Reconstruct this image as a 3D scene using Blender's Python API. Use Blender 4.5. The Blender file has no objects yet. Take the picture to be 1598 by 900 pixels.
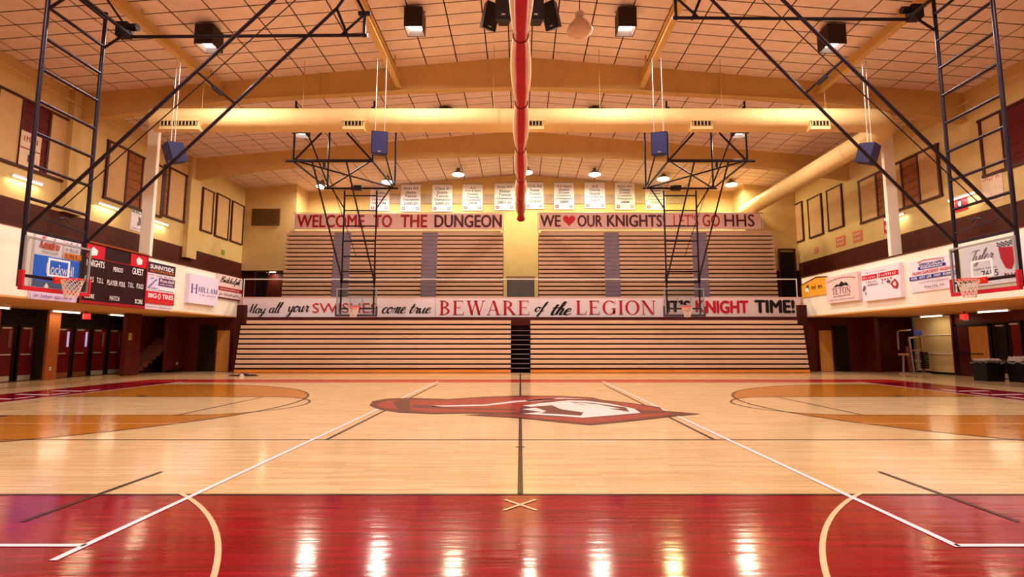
import bpy, math, random
from mathutils import Vector, Matrix
random.seed(7)
SC = bpy.context.scene
COL = SC.collection

# ------------------------------------------------------------------ camera
H = 1.465                      # eye height
FPX, CX, CY = 800.0, 812.0, 450.0
TILT = math.atan(85 / 800)
cT, sT = math.cos(TILT), math.sin(TILT)
cam_d = bpy.data.cameras.new('camera')
cam_d.sensor_width = 36
cam_d.lens = 36 * FPX / 1598
cam_d.shift_x = -13 / 1598
cam_d.clip_end = 200
cam = bpy.data.objects.new('camera', cam_d)
COL.objects.link(cam)
cam.location = (0, 0, H)
cam.rotation_euler = (math.pi / 2 + TILT, 0, 0)
SC.camera = cam

# ------------------------------------------------------------------ world, exposure
W = bpy.data.worlds.new('world')
SC.world = W
W.use_nodes = True
W.node_tree.nodes['Background'].inputs[0].default_value = (1, .8, .6, 1)
W.node_tree.nodes['Background'].inputs[1].default_value = 0.05
SC.view_settings.view_transform = 'Standard'
SC.view_settings.look = 'None'
SC.view_settings.gamma = 1
SC.view_settings.use_curve_mapping = False
SC.view_settings.exposure = -0.5

HIGHBAY_W = 520      # watts of each boxed ceiling lamp
PENDANT_W = 430      # each dome pendant at the back
TUBE_W = 20          # each fluorescent tube
LAMP_COL = (1.0, .875, .79)

# ------------------------------------------------------------------ pixel -> point on a real plane
def ray(px, py):
    u = (px - CX) / FPX; v = (CY - py) / FPX
    return Vector((u, cT - v * sT, sT + v * cT))
def onX(px, py, X):
    d = ray(px, py); t = X / d.x
    return Vector((X, d.y * t, H + d.z * t))
def onY(px, py, Y):
    d = ray(px, py); t = Y / d.y
    return Vector((d.x * t, Y, H + d.z * t))
def onZ(px, py, Z):
    d = ray(px, py); t = (Z - H) / d.z
    return Vector((d.x * t, d.y * t, Z))
def proj(p):
    dz = p[2] - H
    d = p[1] * cT + dz * sT
    return CX + FPX * p[0] / d, CY - FPX * (dz * cT - p[1] * sT) / d

# ------------------------------------------------------------------ materials
def lin(c):
    return tuple(((x / 255) / 12.92 if x / 255 <= .04045 else ((x / 255 + .055) / 1.055) ** 2.4) for x in c)
MATS = {}
def mat(name, rgb, rough=.6, var=.08, scale=6, metal=0, bump=0, stretch=None, spec=.22, coat=0):
    if name in MATS: return MATS[name]
    m = bpy.data.materials.new(name); m.use_nodes = True
    nt = m.node_tree; b = nt.nodes['Principled BSDF']
    b.inputs['Roughness'].default_value = rough
    b.inputs['Metallic'].default_value = metal
    b.inputs['Specular IOR Level'].default_value = spec
    if coat:
        b.inputs['Coat Weight'].default_value = coat
        b.inputs['Coat Roughness'].default_value = .12
    c = lin(rgb)
    tc = nt.nodes.new('ShaderNodeTexCoord')
    mp = nt.nodes.new('ShaderNodeMapping')
    mp.inputs['Scale'].default_value = stretch or (1, 1, 1)
    nt.links.new(tc.outputs['Object'], mp.inputs['Vector'])
    n = nt.nodes.new('ShaderNodeTexNoise'); n.inputs['Scale'].default_value = scale
    n.inputs['Detail'].default_value = 4
    nt.links.new(mp.outputs['Vector'], n.inputs['Vector'])
    r = nt.nodes.new('ShaderNodeValToRGB')
    r.color_ramp.elements[0].position = .3; r.color_ramp.elements[1].position = .7
    r.color_ramp.elements[0].color = tuple(x * (1 - var) for x in c) + (1,)
    r.color_ramp.elements[1].color = tuple(min(1, x * (1 + var)) for x in c) + (1,)
    nt.links.new(n.outputs['Fac'], r.inputs['Fac'])
    nt.links.new(r.outputs['Color'], b.inputs['Base Color'])
    if bump:
        bp = nt.nodes.new('ShaderNodeBump'); bp.inputs['Strength'].default_value = bump
        bp.inputs['Distance'].default_value = .02
        nt.links.new(n.outputs['Fac'], bp.inputs['Height'])
        nt.links.new(bp.outputs['Normal'], b.inputs['Normal'])
    MATS[name] = m
    return m
def emat(name, rgb, strength):
    m = bpy.data.materials.new(name); m.use_nodes = True
    nt = m.node_tree; b = nt.nodes['Principled BSDF']
    b.inputs['Base Color'].default_value = lin(rgb) + (1,)
    b.inputs['Emission Color'].default_value = lin(rgb) + (1,)
    b.inputs['Emission Strength'].default_value = strength
    MATS[name] = m
    return m
def wood_floor(name, ca, cb, gap, rough=.2, streak=.25):
    """narrow strips running along X, with grain streaks and a polished lacquer"""
    m = bpy.data.materials.new(name); m.use_nodes = True
    nt = m.node_tree; b = nt.nodes['Principled BSDF']
    tc = nt.nodes.new('ShaderNodeTexCoord')
    br = nt.nodes.new('ShaderNodeTexBrick')
    br.inputs['Color1'].default_value = lin(ca) + (1,)
    br.inputs['Color2'].default_value = lin(cb) + (1,)
    br.inputs['Mortar'].default_value = lin(gap) + (1,)
    br.inputs['Scale'].default_value = 1
    br.inputs['Mortar Size'].default_value = .0012
    br.inputs['Brick Width'].default_value = .9
    br.inputs['Row Height'].default_value = .057
    br.inputs['Bias'].default_value = 0
    br.offset = .37; br.offset_frequency = 2
    nt.links.new(tc.outputs['Object'], br.inputs['Vector'])
    mp = nt.nodes.new('ShaderNodeMapping'); mp.inputs['Scale'].default_value = (.8, 22, 1)
    nt.links.new(tc.outputs['Object'], mp.inputs['Vector'])
    n = nt.nodes.new('ShaderNodeTexNoise'); n.inputs['Scale'].default_value = 1.6; n.inputs['Detail'].default_value = 6
    nt.links.new(mp.outputs['Vector'], n.inputs['Vector'])
    mx = nt.nodes.new('ShaderNodeMix'); mx.data_type = 'RGBA'; mx.blend_type = 'MULTIPLY'
    mx.inputs[0].default_value = 1
    rr = nt.nodes.new('ShaderNodeMapRange')
    rr.inputs['From Min'].default_value = .3; rr.inputs['From Max'].default_value = .7
    rr.inputs['To Min'].default_value = 1 - streak; rr.inputs['To Max'].default_value = 1
    nt.links.new(n.outputs['Fac'], rr.inputs['Value'])
    nt.links.new(br.outputs['Color'], mx.inputs[6])
    nt.links.new(rr.outputs['Result'], mx.inputs[7])
    nt.links.new(mx.outputs[2], b.inputs['Base Color'])
    n2 = nt.nodes.new('ShaderNodeTexNoise'); n2.inputs['Scale'].default_value = 1.5
    nt.links.new(tc.outputs['Object'], n2.inputs['Vector'])
    r2 = nt.nodes.new('ShaderNodeMapRange')
    r2.inputs['To Min'].default_value = rough - .04; r2.inputs['To Max'].default_value = rough + .04
    nt.links.new(n2.outputs['Fac'], r2.inputs['Value'])
    nt.links.new(r2.outputs['Result'], b.inputs['Roughness'])
    bp = nt.nodes.new('ShaderNodeBump'); bp.inputs['Strength'].default_value = .035
    bp.inputs['Distance'].default_value = .004
    nt.links.new(br.outputs['Fac'], bp.inputs['Height'])
    mp3 = nt.nodes.new('ShaderNodeMapping'); mp3.inputs['Scale'].default_value = (1.2, 9, 1)
    nt.links.new(tc.outputs['Object'], mp3.inputs['Vector'])
    n3 = nt.nodes.new('ShaderNodeTexNoise'); n3.inputs['Scale'].default_value = 1; n3.inputs['Detail'].default_value = 3
    nt.links.new(mp3.outputs['Vector'], n3.inputs['Vector'])
    b3 = nt.nodes.new('ShaderNodeBump'); b3.inputs['Strength'].default_value = .22
    b3.inputs['Distance'].default_value = .01
    nt.links.new(n3.outputs['Fac'], b3.inputs['Height'])
    nt.links.new(bp.outputs['Normal'], b3.inputs['Normal'])
    nt.links.new(b3.outputs['Normal'], b.inputs['Normal'])
    MATS[name] = m
    return m
def glass(name, tint=(235, 240, 240), clear=.86):
    m = bpy.data.materials.new(name); m.use_nodes = True
    nt = m.node_tree; nt.nodes.clear()
    o = nt.nodes.new('ShaderNodeOutputMaterial')
    t = nt.nodes.new('ShaderNodeBsdfTransparent'); t.inputs[0].default_value = lin(tint) + (1,)
    g = nt.nodes.new('ShaderNodeBsdfGlossy'); g.inputs['Roughness'].default_value = .08
    lw = nt.nodes.new('ShaderNodeLayerWeight'); lw.inputs['Blend'].default_value = .5
    pw = nt.nodes.new('ShaderNodeMath'); pw.operation = 'POWER'; pw.inputs[1].default_value = 4
    nt.links.new(lw.outputs['Facing'], pw.inputs[0])
    f = nt.nodes.new('ShaderNodeMath'); f.operation = 'MULTIPLY_ADD'; f.inputs[1].default_value = .5; f.inputs[2].default_value = .04
    nt.links.new(pw.outputs[0], f.inputs[0])
    x = nt.nodes.new('ShaderNodeMixShader')
    nt.links.new(f.outputs[0], x.inputs[0]); nt.links.new(t.outputs[0], x.inputs[1]); nt.links.new(g.outputs[0], x.inputs[2])
    nt.links.new(x.outputs[0], o.inputs[0])
    MATS[name] = m
    return m

TILE = mat('ceiling_tile_mat', (247, 222, 212), .85, .05, 3)
GRID = mat('ceiling_grid_mat', (52, 28, 22), .9)
CREAM_STEEL = mat('cream_steel', (214, 174, 112), .55, .05, 2)
DUCTM = mat('duct_paint', (232, 198, 136), .62, .04, 2)
WALLC = mat('wall_cream', (216, 182, 120), .8, .05, 2)
FASC = mat('fascia_white', (247, 234, 218), .7, .03, 2)
BROWN = mat('brown_wainscot', (78, 28, 12), .6, .15, 3)
SOFF = mat('soffit_paint', (214, 160, 92), .7, .05, 2)
REDWOOD = mat('red_wood_panel', (88, 28, 18), .45, .22, 3, stretch=(6, 6, .6))
DARKREC = mat('dark_paint_and_shade', (28, 9, 9), .8, .2, 3)  # near-black paint, also the shade in openings and recesses
DOORRED = mat('door_red', (98, 16, 20), .35, .1, 3)
DOORTAN = mat('door_tan', (196, 134, 62), .4, .12, 3, stretch=(5, 5, .5))
BLACKM = mat('black_steel', (34, 26, 34), .38, .15, 8, metal=.35)
PURPM = mat('dark_tube_steel', (44, 32, 44), .34, .15, 8, metal=.45)
GREYM = mat('grey_metal', (165, 158, 165), .4, .08, 8, metal=.4)
WHITEM = mat('white_paint', (238, 236, 236), .5, .03, 6)
BOARD = mat('bleacher_board_mat', (214, 176, 146), .5, .07, 1.5, stretch=(.6, 6, 6))
BOARD2 = mat('upper_bleacher_board_mat', (206, 164, 132), .5, .07, 1.5, stretch=(.6, 6, 6))
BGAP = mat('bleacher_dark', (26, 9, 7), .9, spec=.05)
KICK = mat('bleacher_kick', (216, 132, 54), .45, .1, 2, stretch=(.5, 4, 4))
AISLE = mat('aisle_grey', (126, 108, 118), .6, .1, 3)
BANW = mat('banner_vinyl', (240, 226, 232), .5, .03, 2)
BANP = mat('banner_pink_vinyl', (222, 178, 168), .55, .04, 2)
INKRED = mat('ink_red', (196, 20, 44), .5, .03)
INKDRED = mat('ink_dark_red', (158, 22, 34), .5, .03)
INKMAR = mat('ink_maroon', (84, 22, 34), .5, .03)
INKBLK = mat('ink_black', (26, 22, 26), .5, .03)
INKBLUE = mat('ink_blue', (28, 46, 150), .5, .03)
INKSKY = mat('ink_bright_blue', (24, 104, 232), .5, .03)
INKPURP = mat('ink_purple', (96, 40, 96), .5, .03)
INKGREY = mat('ink_grey', (120, 118, 128), .5, .03)
INKORG = mat('ink_orange', (224, 120, 40), .5, .03)
INKWHITE = mat('ink_white', (244, 240, 244), .5, .02)
INKSLATE = mat('ink_slate', (70, 78, 104), .5, .03)
INKVIO = mat('ink_violet', (92, 84, 160), .5, .03)
INKYEL = mat('ink_yellow', (236, 168, 52), .5, .05, 3)
SIGNW = mat('sign_white', (236, 224, 236), .45, .03, 2)
SIGNPK = mat('sign_pinkish', (234, 206, 206), .45, .03, 2)
RIMM = mat('rim_orange', (232, 56, 30), .35, .05)
PADR = mat('pad_red', (196, 20, 44), .5, .05)
PADD = mat('pad_dark', (74, 58, 70), .5, .05)
NETM = mat('net_cord', (238, 214, 200), .8, .05)
SPKM = mat('speaker_cabinet', (34, 32, 66), .45, .08)
SPKG = mat('speaker_grille', (58, 58, 108), .55, .12, 60)
SPKB = mat('speaker_black', (38, 26, 28), .5, .1)
CURR = mat('curtain_red', (176, 16, 32), .55, .12, 5)
CURW = mat('curtain_cream', (240, 214, 178), .6, .06, 5)
PANELC = mat('panel_cream', (206, 164, 112), .75, .05, 3)
FRAMEB = mat('panel_frame_brown', (72, 26, 20), .5, .1)
BRICKB = mat('infill_brown', (146, 84, 40), .7, .2, 4)
BRICKR = mat('infill_red', (96, 24, 24), .7, .15, 4)
LAMPBOX = mat('lamp_box_dark', (44, 30, 30), .5, .1)
STEELW = mat('steel_light', (206, 196, 186), .35, .08, 8, metal=.6)
GLASSY = glass('backboard_glass')
LIT = emat('lamp_lens_lit', (255, 246, 240), 9)
LITP = emat('pendant_lens_lit', (255, 252, 232), 16)
LITT = emat('tube_lit', (255, 240, 206), 5)
EXITR = emat('exit_red_lit', (255, 40, 40), 1.6)
WINL = emat('door_window_daylight', (200, 190, 255), .55)

# ------------------------------------------------------------------ mesh building
ORG = {}
class MB:
    def __init__(s): s.v = []; s.f = []; s.mi = []; s.cur = 0; s.smooth = []
    def _add(s, vs, fs, sm=False):
        o = len(s.v); s.v += [Vector(p) for p in vs]
        s.f += [[i + o for i in f] for f in fs]; s.mi += [s.cur] * len(fs); s.smooth += [sm] * len(fs)
        return s
    def box(s, x0, x1, y0, y1, z0, z1):
        return s.hexa([(x0, y0, z0), (x1, y0, z0), (x1, y1, z0), (x0, y1, z0), (x0, y0, z1), (x1, y0, z1), (x1, y1, z1), (x0, y1, z1)])
    def hexa(s, p):
        return s._add(p, [(0, 3, 2, 1), (4, 5, 6, 7), (0, 1, 5, 4), (1, 2, 6, 5), (2, 3, 7, 6), (3, 0, 4, 7)])
    def obox(s, c, ax, hx, hy, hz):
        c = Vector(c); a, b, d = [Vector(q) for q in ax]
        p = [c + a * hx * i + b * hy * j + d * hz * k for k in (-1, 1) for i, j in ((-1, -1), (1, -1), (1, 1), (-1, 1))]
        return s.hexa(p)
    def bar(s, p, q, w, h=None):
        """square bar from p to q"""
        p, q = Vector(p), Vector(q); h = h or w
        d = (q - p); L = d.length; d.normalize()
        up = Vector((0, 0, 1)) if abs(d.z) < .95 else Vector((0, 1, 0))
        r = d.cross(up).normalized(); u = r.cross(d)
        return s.obox((p + q) / 2, (d, r, u), L / 2, w / 2, h / 2)
    def tube(s, p, q, r, n=8, r2=None):
        return s.path([p, q], [r, r if r2 is None else r2], n)
    def path(s, pts, rad, n=8, cap=True, closed=False):
        pts = [Vector(p) for p in pts]; k = len(pts)
        if not isinstance(rad, (list, tuple)): rad = [rad] * k
        rings = []; prev = None
        for i, p in enumerate(pts):
            if closed: d = pts[(i + 1) % k] - pts[i - 1]
            else: d = pts[min(i + 1, k - 1)] - pts[max(i - 1, 0)]
            d.normalize()
            if prev is None:
                up = Vector((0, 0, 1)) if abs(d.z) < .9 else Vector((1, 0, 0))
                a = d.cross(up).normalized()
            else:
                a = (prev - d * prev.dot(d)).normalized()
            b = d.cross(a); prev = a
            rings.append([p + (a * math.cos(2 * math.pi * j / n) + b * math.sin(2 * math.pi * j / n)) * rad[i] for j in range(n)])
        vs = [v for r in rings for v in r]; fs = []
        for i in range(k if closed else k - 1):
            i2 = (i + 1) % k
            for j in range(n):
                fs.append((i * n + j, i * n + (j + 1) % n, i2 * n + (j + 1) % n, i2 * n + j))
        s._add(vs, fs, True)
        if cap and not closed:
            s._add(rings[0], [tuple(reversed(range(n)))]); s._add(rings[-1], [tuple(range(n))])
        return s
    def lathe(s, c, prof, n=20, axis='Z'):
        c = Vector(c); vs = []; fs = []
        for r, z in prof:
            for j in range(n):
                a = 2 * math.pi * j / n
                vs.append(c + Vector((r * math.cos(a), r * math.sin(a), z)))
        for i in range(len(prof) - 1):
            for j in range(n):
                fs.append((i * n + j, i * n + (j + 1) % n, (i + 1) * n + (j + 1) % n, (i + 1) * n + j))
        return s._add(vs, fs, True)
    def poly(s, pts): return s._add(pts, [tuple(range(len(pts)))])
    def prism(s, pts, ext):
        ext = Vector(ext); n = len(pts); p = [Vector(q) for q in pts]
        return s._add(p + [q + ext for q in p], [tuple(reversed(range(n))), tuple(range(n, 2 * n))] +
                      [(i, (i + 1) % n, (i + 1) % n + n, i + n) for i in range(n)])
    def flat(s, vs, fs): return s._add(vs, fs)
    def build(s, name, m, parent=None, org=None):
        me = bpy.data.meshes.new(name)
        if parent is not None: o0 = ORG[parent.name]
        else: o0 = Vector(org) if org is not None else Vector((0, 0, 0))
        me.from_pydata([tuple(v - o0) for v in s.v], [], s.f)
        for x in (m if isinstance(m, (list, tuple)) else [m]): me.materials.append(x)
        me.polygons.foreach_set('material_index', s.mi)
        me.polygons.foreach_set('use_smooth', s.smooth)
        me.update()
        o = bpy.data.objects.new(name, me); COL.objects.link(o)
        ORG[o.name] = o0
        if parent is not None: o.parent = parent
        else: o.location = o0
        return o
def tag(o, label=None, cat=None, group=None, kind=None):
    if label: o['label'] = label
    if cat: o['category'] = cat
    if group: o['group'] = group
    if kind: o['kind'] = kind
    return o
def thing(name, loc, label, cat, group=None):
    o = bpy.data.objects.new(name, None); COL.objects.link(o)
    o.empty_display_size = .2
    o.location = loc; ORG[o.name] = Vector(loc)
    return tag(o, label, cat, group)
def struct(mb, name, m, parent=None):
    o = mb.build(name, m, parent)
    if parent is None: o['kind'] = 'structure'
    return o
def box(name, m, b, parent=None, org=None): return MB().box(*b).build(name, m, parent, org)
def sbox(name, m, *b): return struct(MB().box(*b), name, m)
def lamp(name, parent, kind, loc, power, color, size=.5, size_y=None, rot=(0, 0, 0), spread=None, radius=.1):
    d = bpy.data.lights.new(name, kind); d.energy = power; d.color = color
    if kind == 'AREA':
        d.size = size
        if size_y: d.shape = 'RECTANGLE'; d.size_y = size_y
    else: d.shadow_soft_size = radius
    o = bpy.data.objects.new(name, d); COL.objects.link(o)
    o.parent = parent; o.location = Vector(loc) - ORG[parent.name]; o.rotation_euler = rot
    return o

# ------------------------------------------------------------------ lettering
_tc = {}
def sans(txt, bold=0.0, res=3):
    key = (txt, bold, res)
    if key in _tc: return _tc[key]
    c = bpy.data.curves.new('t', 'FONT'); c.body = txt; c.size = 1; c.resolution_u = res
    o = bpy.data.objects.new('t', c)
    me = bpy.data.meshes.new_from_object(o)
    r = ([(v.co.x, v.co.y) for v in me.vertices], [tuple(p.vertices) for p in me.polygons])
    bpy.data.objects.remove(o); bpy.data.meshes.remove(me); bpy.data.curves.remove(c)
    if bold > 0:               # heavier weight: the glyphs repeated with small shifts
        v, f = r; V, Fc = [], []
        for k, (dx, dy) in enumerate(((0, 0), (bold, 0), (-bold, 0), (0, bold * .6), (0, -bold * .6))):
            o = len(V); V += [(a + dx, b + dy, k * .0006) for a, b in v]; Fc += [tuple(i + o for i in q) for q in f]
        r = (V, Fc)
    _tc[key] = r
    return r
class G2:                       # flat 2D shapes for own letters
    def __init__(s): s.v = []; s.f = []
    def poly(s, p):
        o = len(s.v); s.v += [tuple(q) for q in p]; s.f.append(tuple(range(o, o + len(p))))
    def rect(s, x0, y0, x1, y1): s.poly([(x0, y0), (x1, y0), (x1, y1), (x0, y1)])
    def ring(s, cx, cy, rx, ry, tx, ty, a0, a1, n=16):
        for i in range(n):
            p = []
            for a, k in ((a0 + (a1 - a0) * i / n, 1), (a0 + (a1 - a0) * (i + 1) / n, 1), (a0 + (a1 - a0) * (i + 1) / n, 0), (a0 + (a1 - a0) * i / n, 0)):
                r = math.radians(a)
                p.append((cx + (rx - (0 if k else tx)) * math.cos(r), cy + (ry - (0 if k else ty)) * math.sin(r)))
            s.poly(p)
    def stem(s, x, w=.16, y0=0, y1=1, sf=.07):
        s.rect(x, y0, x + w, y1)
        s.rect(x - sf, y0, x + w + sf, y0 + .045); s.rect(x - sf, y1 - .045, x + w + sf, y1)
    def diag(s, xb, xt, w, y0=0, y1=1): s.poly([(xb, y0), (xb + w, y0), (xt + w, y1), (xt, y1)])
def serif_glyph(ch):
    g = G2(); T, t = .16, .05
    if ch == 'B':
        g.stem(.08); g.ring(.2, .745, .4, .255, T, t, -90, 90); g.ring(.2, .27, .47, .27, T, t, -90, 90); return g, .76
    if ch == 'E':
        g.stem(.08); g.rect(.2, .95, .66, 1); g.rect(.2, 0, .7, .05); g.rect(.2, .49, .5, .54)
        g.poly([(.66, 1), (.6, 1), (.64, .78), (.66, .78)]); g.poly([(.7, 0), (.64, 0), (.7, .25), (.72, .25)]); g.rect(.48, .41, .51, .62); return g, .8
    if ch == 'R':
        g.stem(.08); g.ring(.2, .74, .42, .26, T, t, -90, 90); g.diag(.66, .3, .18, 0, .5); g.rect(.6, 0, .92, .045); return g, .9
    if ch == 'A':
        g.diag(.08, .4, .05); g.diag(.66, .36, .17); g.rect(.2, .32, .68, .37); g.rect(0, 0, .22, .045); g.rect(.58, 0, .94, .045); return g, .94
    if ch == 'W':
        g.diag(.28, .04, .16); g.diag(.3, .56, .05); g.diag(.74, .5, .16); g.diag(.78, 1.06, .05)
        g.rect(-.02, .955, .3, 1); g.rect(.46, .955, .74, 1); g.rect(.96, .955, 1.2, 1); return g, 1.2
    if ch == 'L':
        g.stem(.08); g.rect(.2, 0, .66, .05); g.poly([(.66, 0), (.6, 0), (.67, .28), (.69, .28)]); return g, .76
    if ch == 'G':
        g.ring(.47, .5, .46, .52, T, t, 42, 330); g.rect(.7, .05, .86, .44); g.rect(.6, .4, .94, .445); g.rect(.84, .7, .87, 1); return g, .98
    if ch == 'I': g.stem(.08); return g, .36
    if ch == 'O': g.ring(.47, .5, .47, .52, T, t, 0, 360, 24); return g, .98
    if ch == 'N':
        g.rect(.1, 0, .15, 1); g.rect(.78, 0, .83, 1); g.diag(.66, .04, .17)
        g.rect(0, 0, .27, .045); g.rect(-.02, .955, .2, 1); g.rect(.68, .955, .94, 1); return g, .98
    if ch == 'T':
        g.stem(.32); g.rect(.02, .95, .78, 1); g.poly([(.02, 1), (.08, 1), (.04, .76), (.02, .76)]); g.poly([(.78, 1), (.72, 1), (.76, .76), (.78, .76)]); return g, .82
    if ch == 'H': g.stem(.08); g.stem(.62); g.rect(.2, .48, .66, .53); return g, .92
    if ch == 'M':
        g.rect(.1, 0, .15, 1); g.rect(.92, 0, 1.08, 1); g.diag(.48, .06, .16); g.diag(.52, .94, .05)
        g.rect(0, 0, .26, .045); g.rect(.85, 0, 1.15, .045); g.rect(-.02, .955, .2, 1); g.rect(.9, .955, 1.15, 1); return g, 1.2
    return g, .4
def serif(txt, gap=.09):
    V, Fc, x = [], [], 0
    for ch in txt:
        g, adv = serif_glyph(ch); o = len(V)
        V += [(a + x, b) for a, b in g.v]; Fc += [tuple(i + o for i in f) for f in g.f]
        x += adv + gap
    return V, Fc
SCR = {
 'a': ([[(.62,.85),(.35,1),(.08,.65),(.1,.2),(.35,0),(.6,.4),(.68,1)],[(.68,1),(.6,.3),(.72,0),(.95,.25)]], .9),
 'l': ([[(0,.2),(.35,1.2),(.5,2),(.35,2.1),(.2,1.2),(.15,.25),(.3,0),(.5,.2)]], .45),
 'y': ([[(.05,.9),(.1,.3),(.3,.02),(.55,.4),(.65,1)],[(.65,1),(.55,0),(.4,-.8),(.15,-.95),(.05,-.7),(.4,-.3),(.9,.25)]], .85),
 'o': ([[(.4,1),(.1,.7),(.1,.25),(.35,0),(.6,.3),(.6,.75),(.4,1),(.6,.8),(.9,.85)]], .82),
 'u': ([[(.05,.9),(.08,.3),(.25,0),(.5,.35),(.62,1)],[(.62,1),(.55,.3),(.68,0),(.9,.25)]], .85),
 'r': ([[(0,.3),(.2,.9),(.25,1.05),(.35,.85),(.55,.85),(.45,.3),(.58,0),(.8,.25)]], .72),
 'c': ([[(.55,.8),(.4,1),(.12,.7),(.1,.25),(.35,0),(.7,.25)]], .62),
 'm': ([[(0,0),(.15,.95)],[(.12,.5),(.35,1),(.45,.8),(.38,0)],[(.42,.5),(.65,1),(.78,.8),(.7,.2),(.82,0),(1.02,.25)]], 1.0),
 'e': ([[(.1,.45),(.45,.6),(.5,.9),(.3,1),(.1,.6),(.12,.15),(.35,0),(.7,.25)]], .66),
 't': ([[(.3,1.7),(.15,.5),(.2,.05),(.35,0),(.55,.25)],[(-.05,1.1),(.55,1.15)]], .52),
 'f': ([[(0,.1),(.35,1.1),(.55,1.9),(.4,2.05),(.25,1.4),(.1,0),(-.05,-.9),(-.2,-.95),(-.2,-.6),(.2,0),(.5,.25)]], .5),
 'h': ([[(0,.2),(.35,1.3),(.45,2),(.3,2.05),(.15,1),(.05,0)],[(.08,.4),(.35,1),(.5,.8),(.42,.2),(.55,0),(.75,.25)]], .74),
 'd': ([[(.55,.85),(.35,1),(.08,.65),(.1,.2),(.35,0),(.58,.4),(.72,1.2),(.8,2)],[(.8,2),(.6,.3),(.72,0),(.95,.25)]], .9),
 'i': ([[(.1,.3),(.25,1),(.15,.3),(.25,0),(.5,.25)],[(.3,1.45),(.36,1.5)]], .45),
 'p': ([[(.1,.4),(.3,1),(.05,-.9)],[(.12,.4),(.4,1),(.62,.75),(.5,.1),(.2,.1)],[(.5,.1),(.85,.25)]], .8),
 'n': ([[(0,0),(.15,.95)],[(.12,.5),(.35,1),(.5,.8),(.42,.2),(.55,0),(.75,.25)]], .74),
 's': ([[(0,.2),(.35,1),(.5,.4),(.35,0),(.1,.1)],[(.4,0),(.65,.25)]], .6),
 'k': ([[(0,.2),(.35,1.3),(.45,2),(.3,2.05),(.15,1),(.05,0)],[(.55,.95),(.2,.5),(.5,.05),(.75,.25)]], .72),
 'K': ([[(.3,2),(.1,0)],[(1.0,2),(.25,1.0),(.9,0),(1.1,.2)]], 1.05),
 'B': ([[(.3,2),(.1,0)],[(.1,1.8),(.6,2.05),(.9,1.6),(.3,1.1),(.9,.7),(.7,0),(.1,.05)]], 1.0),
 'T': ([[(.0,1.7),(.4,2),(1.2,1.95)],[(.7,1.95),(.5,.2),(.3,0),(.1,.2)]], .9),
 'M': ([[(-.2,.1),(0,0),(.2,.5),(.5,2)],[(.5,2),(.55,.1)],[(.55,.1),(.8,1),(1.15,2)],[(1.15,2),(1.05,.4),(1.15,0),(1.4,.25)]], 1.4),
 ' ': ([], .5)}
def catmull(p, n=5):
    q = []
    for i in range(len(p) - 1):
        a, b, c, d = p[max(i - 1, 0)], p[i], p[i + 1], p[min(i + 2, len(p) - 1)]
        for k in range(n):
            t = k / n
            q.append(tuple(.5 * (2 * b[j] + (c[j] - a[j]) * t + (2 * a[j] - 5 * b[j] + 4 * c[j] - d[j]) * t * t + (3 * b[j] - a[j] - 3 * c[j] + d[j]) * t ** 3) for j in (0, 1)))
    q.append(p[-1]); return q
def script(txt, slant=.3, w=.2):
    V, Fc, x = [], [], 0
    for ch in txt:
        st, adv = SCR.get(ch, SCR[' '])
        for s_ in st:
            q = catmull(s_); n = len(q); o = len(V)
            for i, (a, b) in enumerate(q):
                dx = q[min(i + 1, n - 1)][0] - q[max(i - 1, 0)][0]; dy = q[min(i + 1, n - 1)][1] - q[max(i - 1, 0)][1]
                L = math.hypot(dx, dy) or 1
                k = w * (.3 + .7 * max(0, -dy / L) + .25 * abs(dx / L)) / 2
                nx, ny = -dy / L * k, dx / L * k
                for sg in (1, -1):
                    X, Yy = a + sg * nx, b + sg * ny
                    V.append((x + X + slant * Yy, Yy))
            Fc += [(o + 2 * i, o + 2 * i + 1, o + 2 * i + 3, o + 2 * i + 2) for i in range(n - 1)]
        x += adv
    return V, Fc

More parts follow.
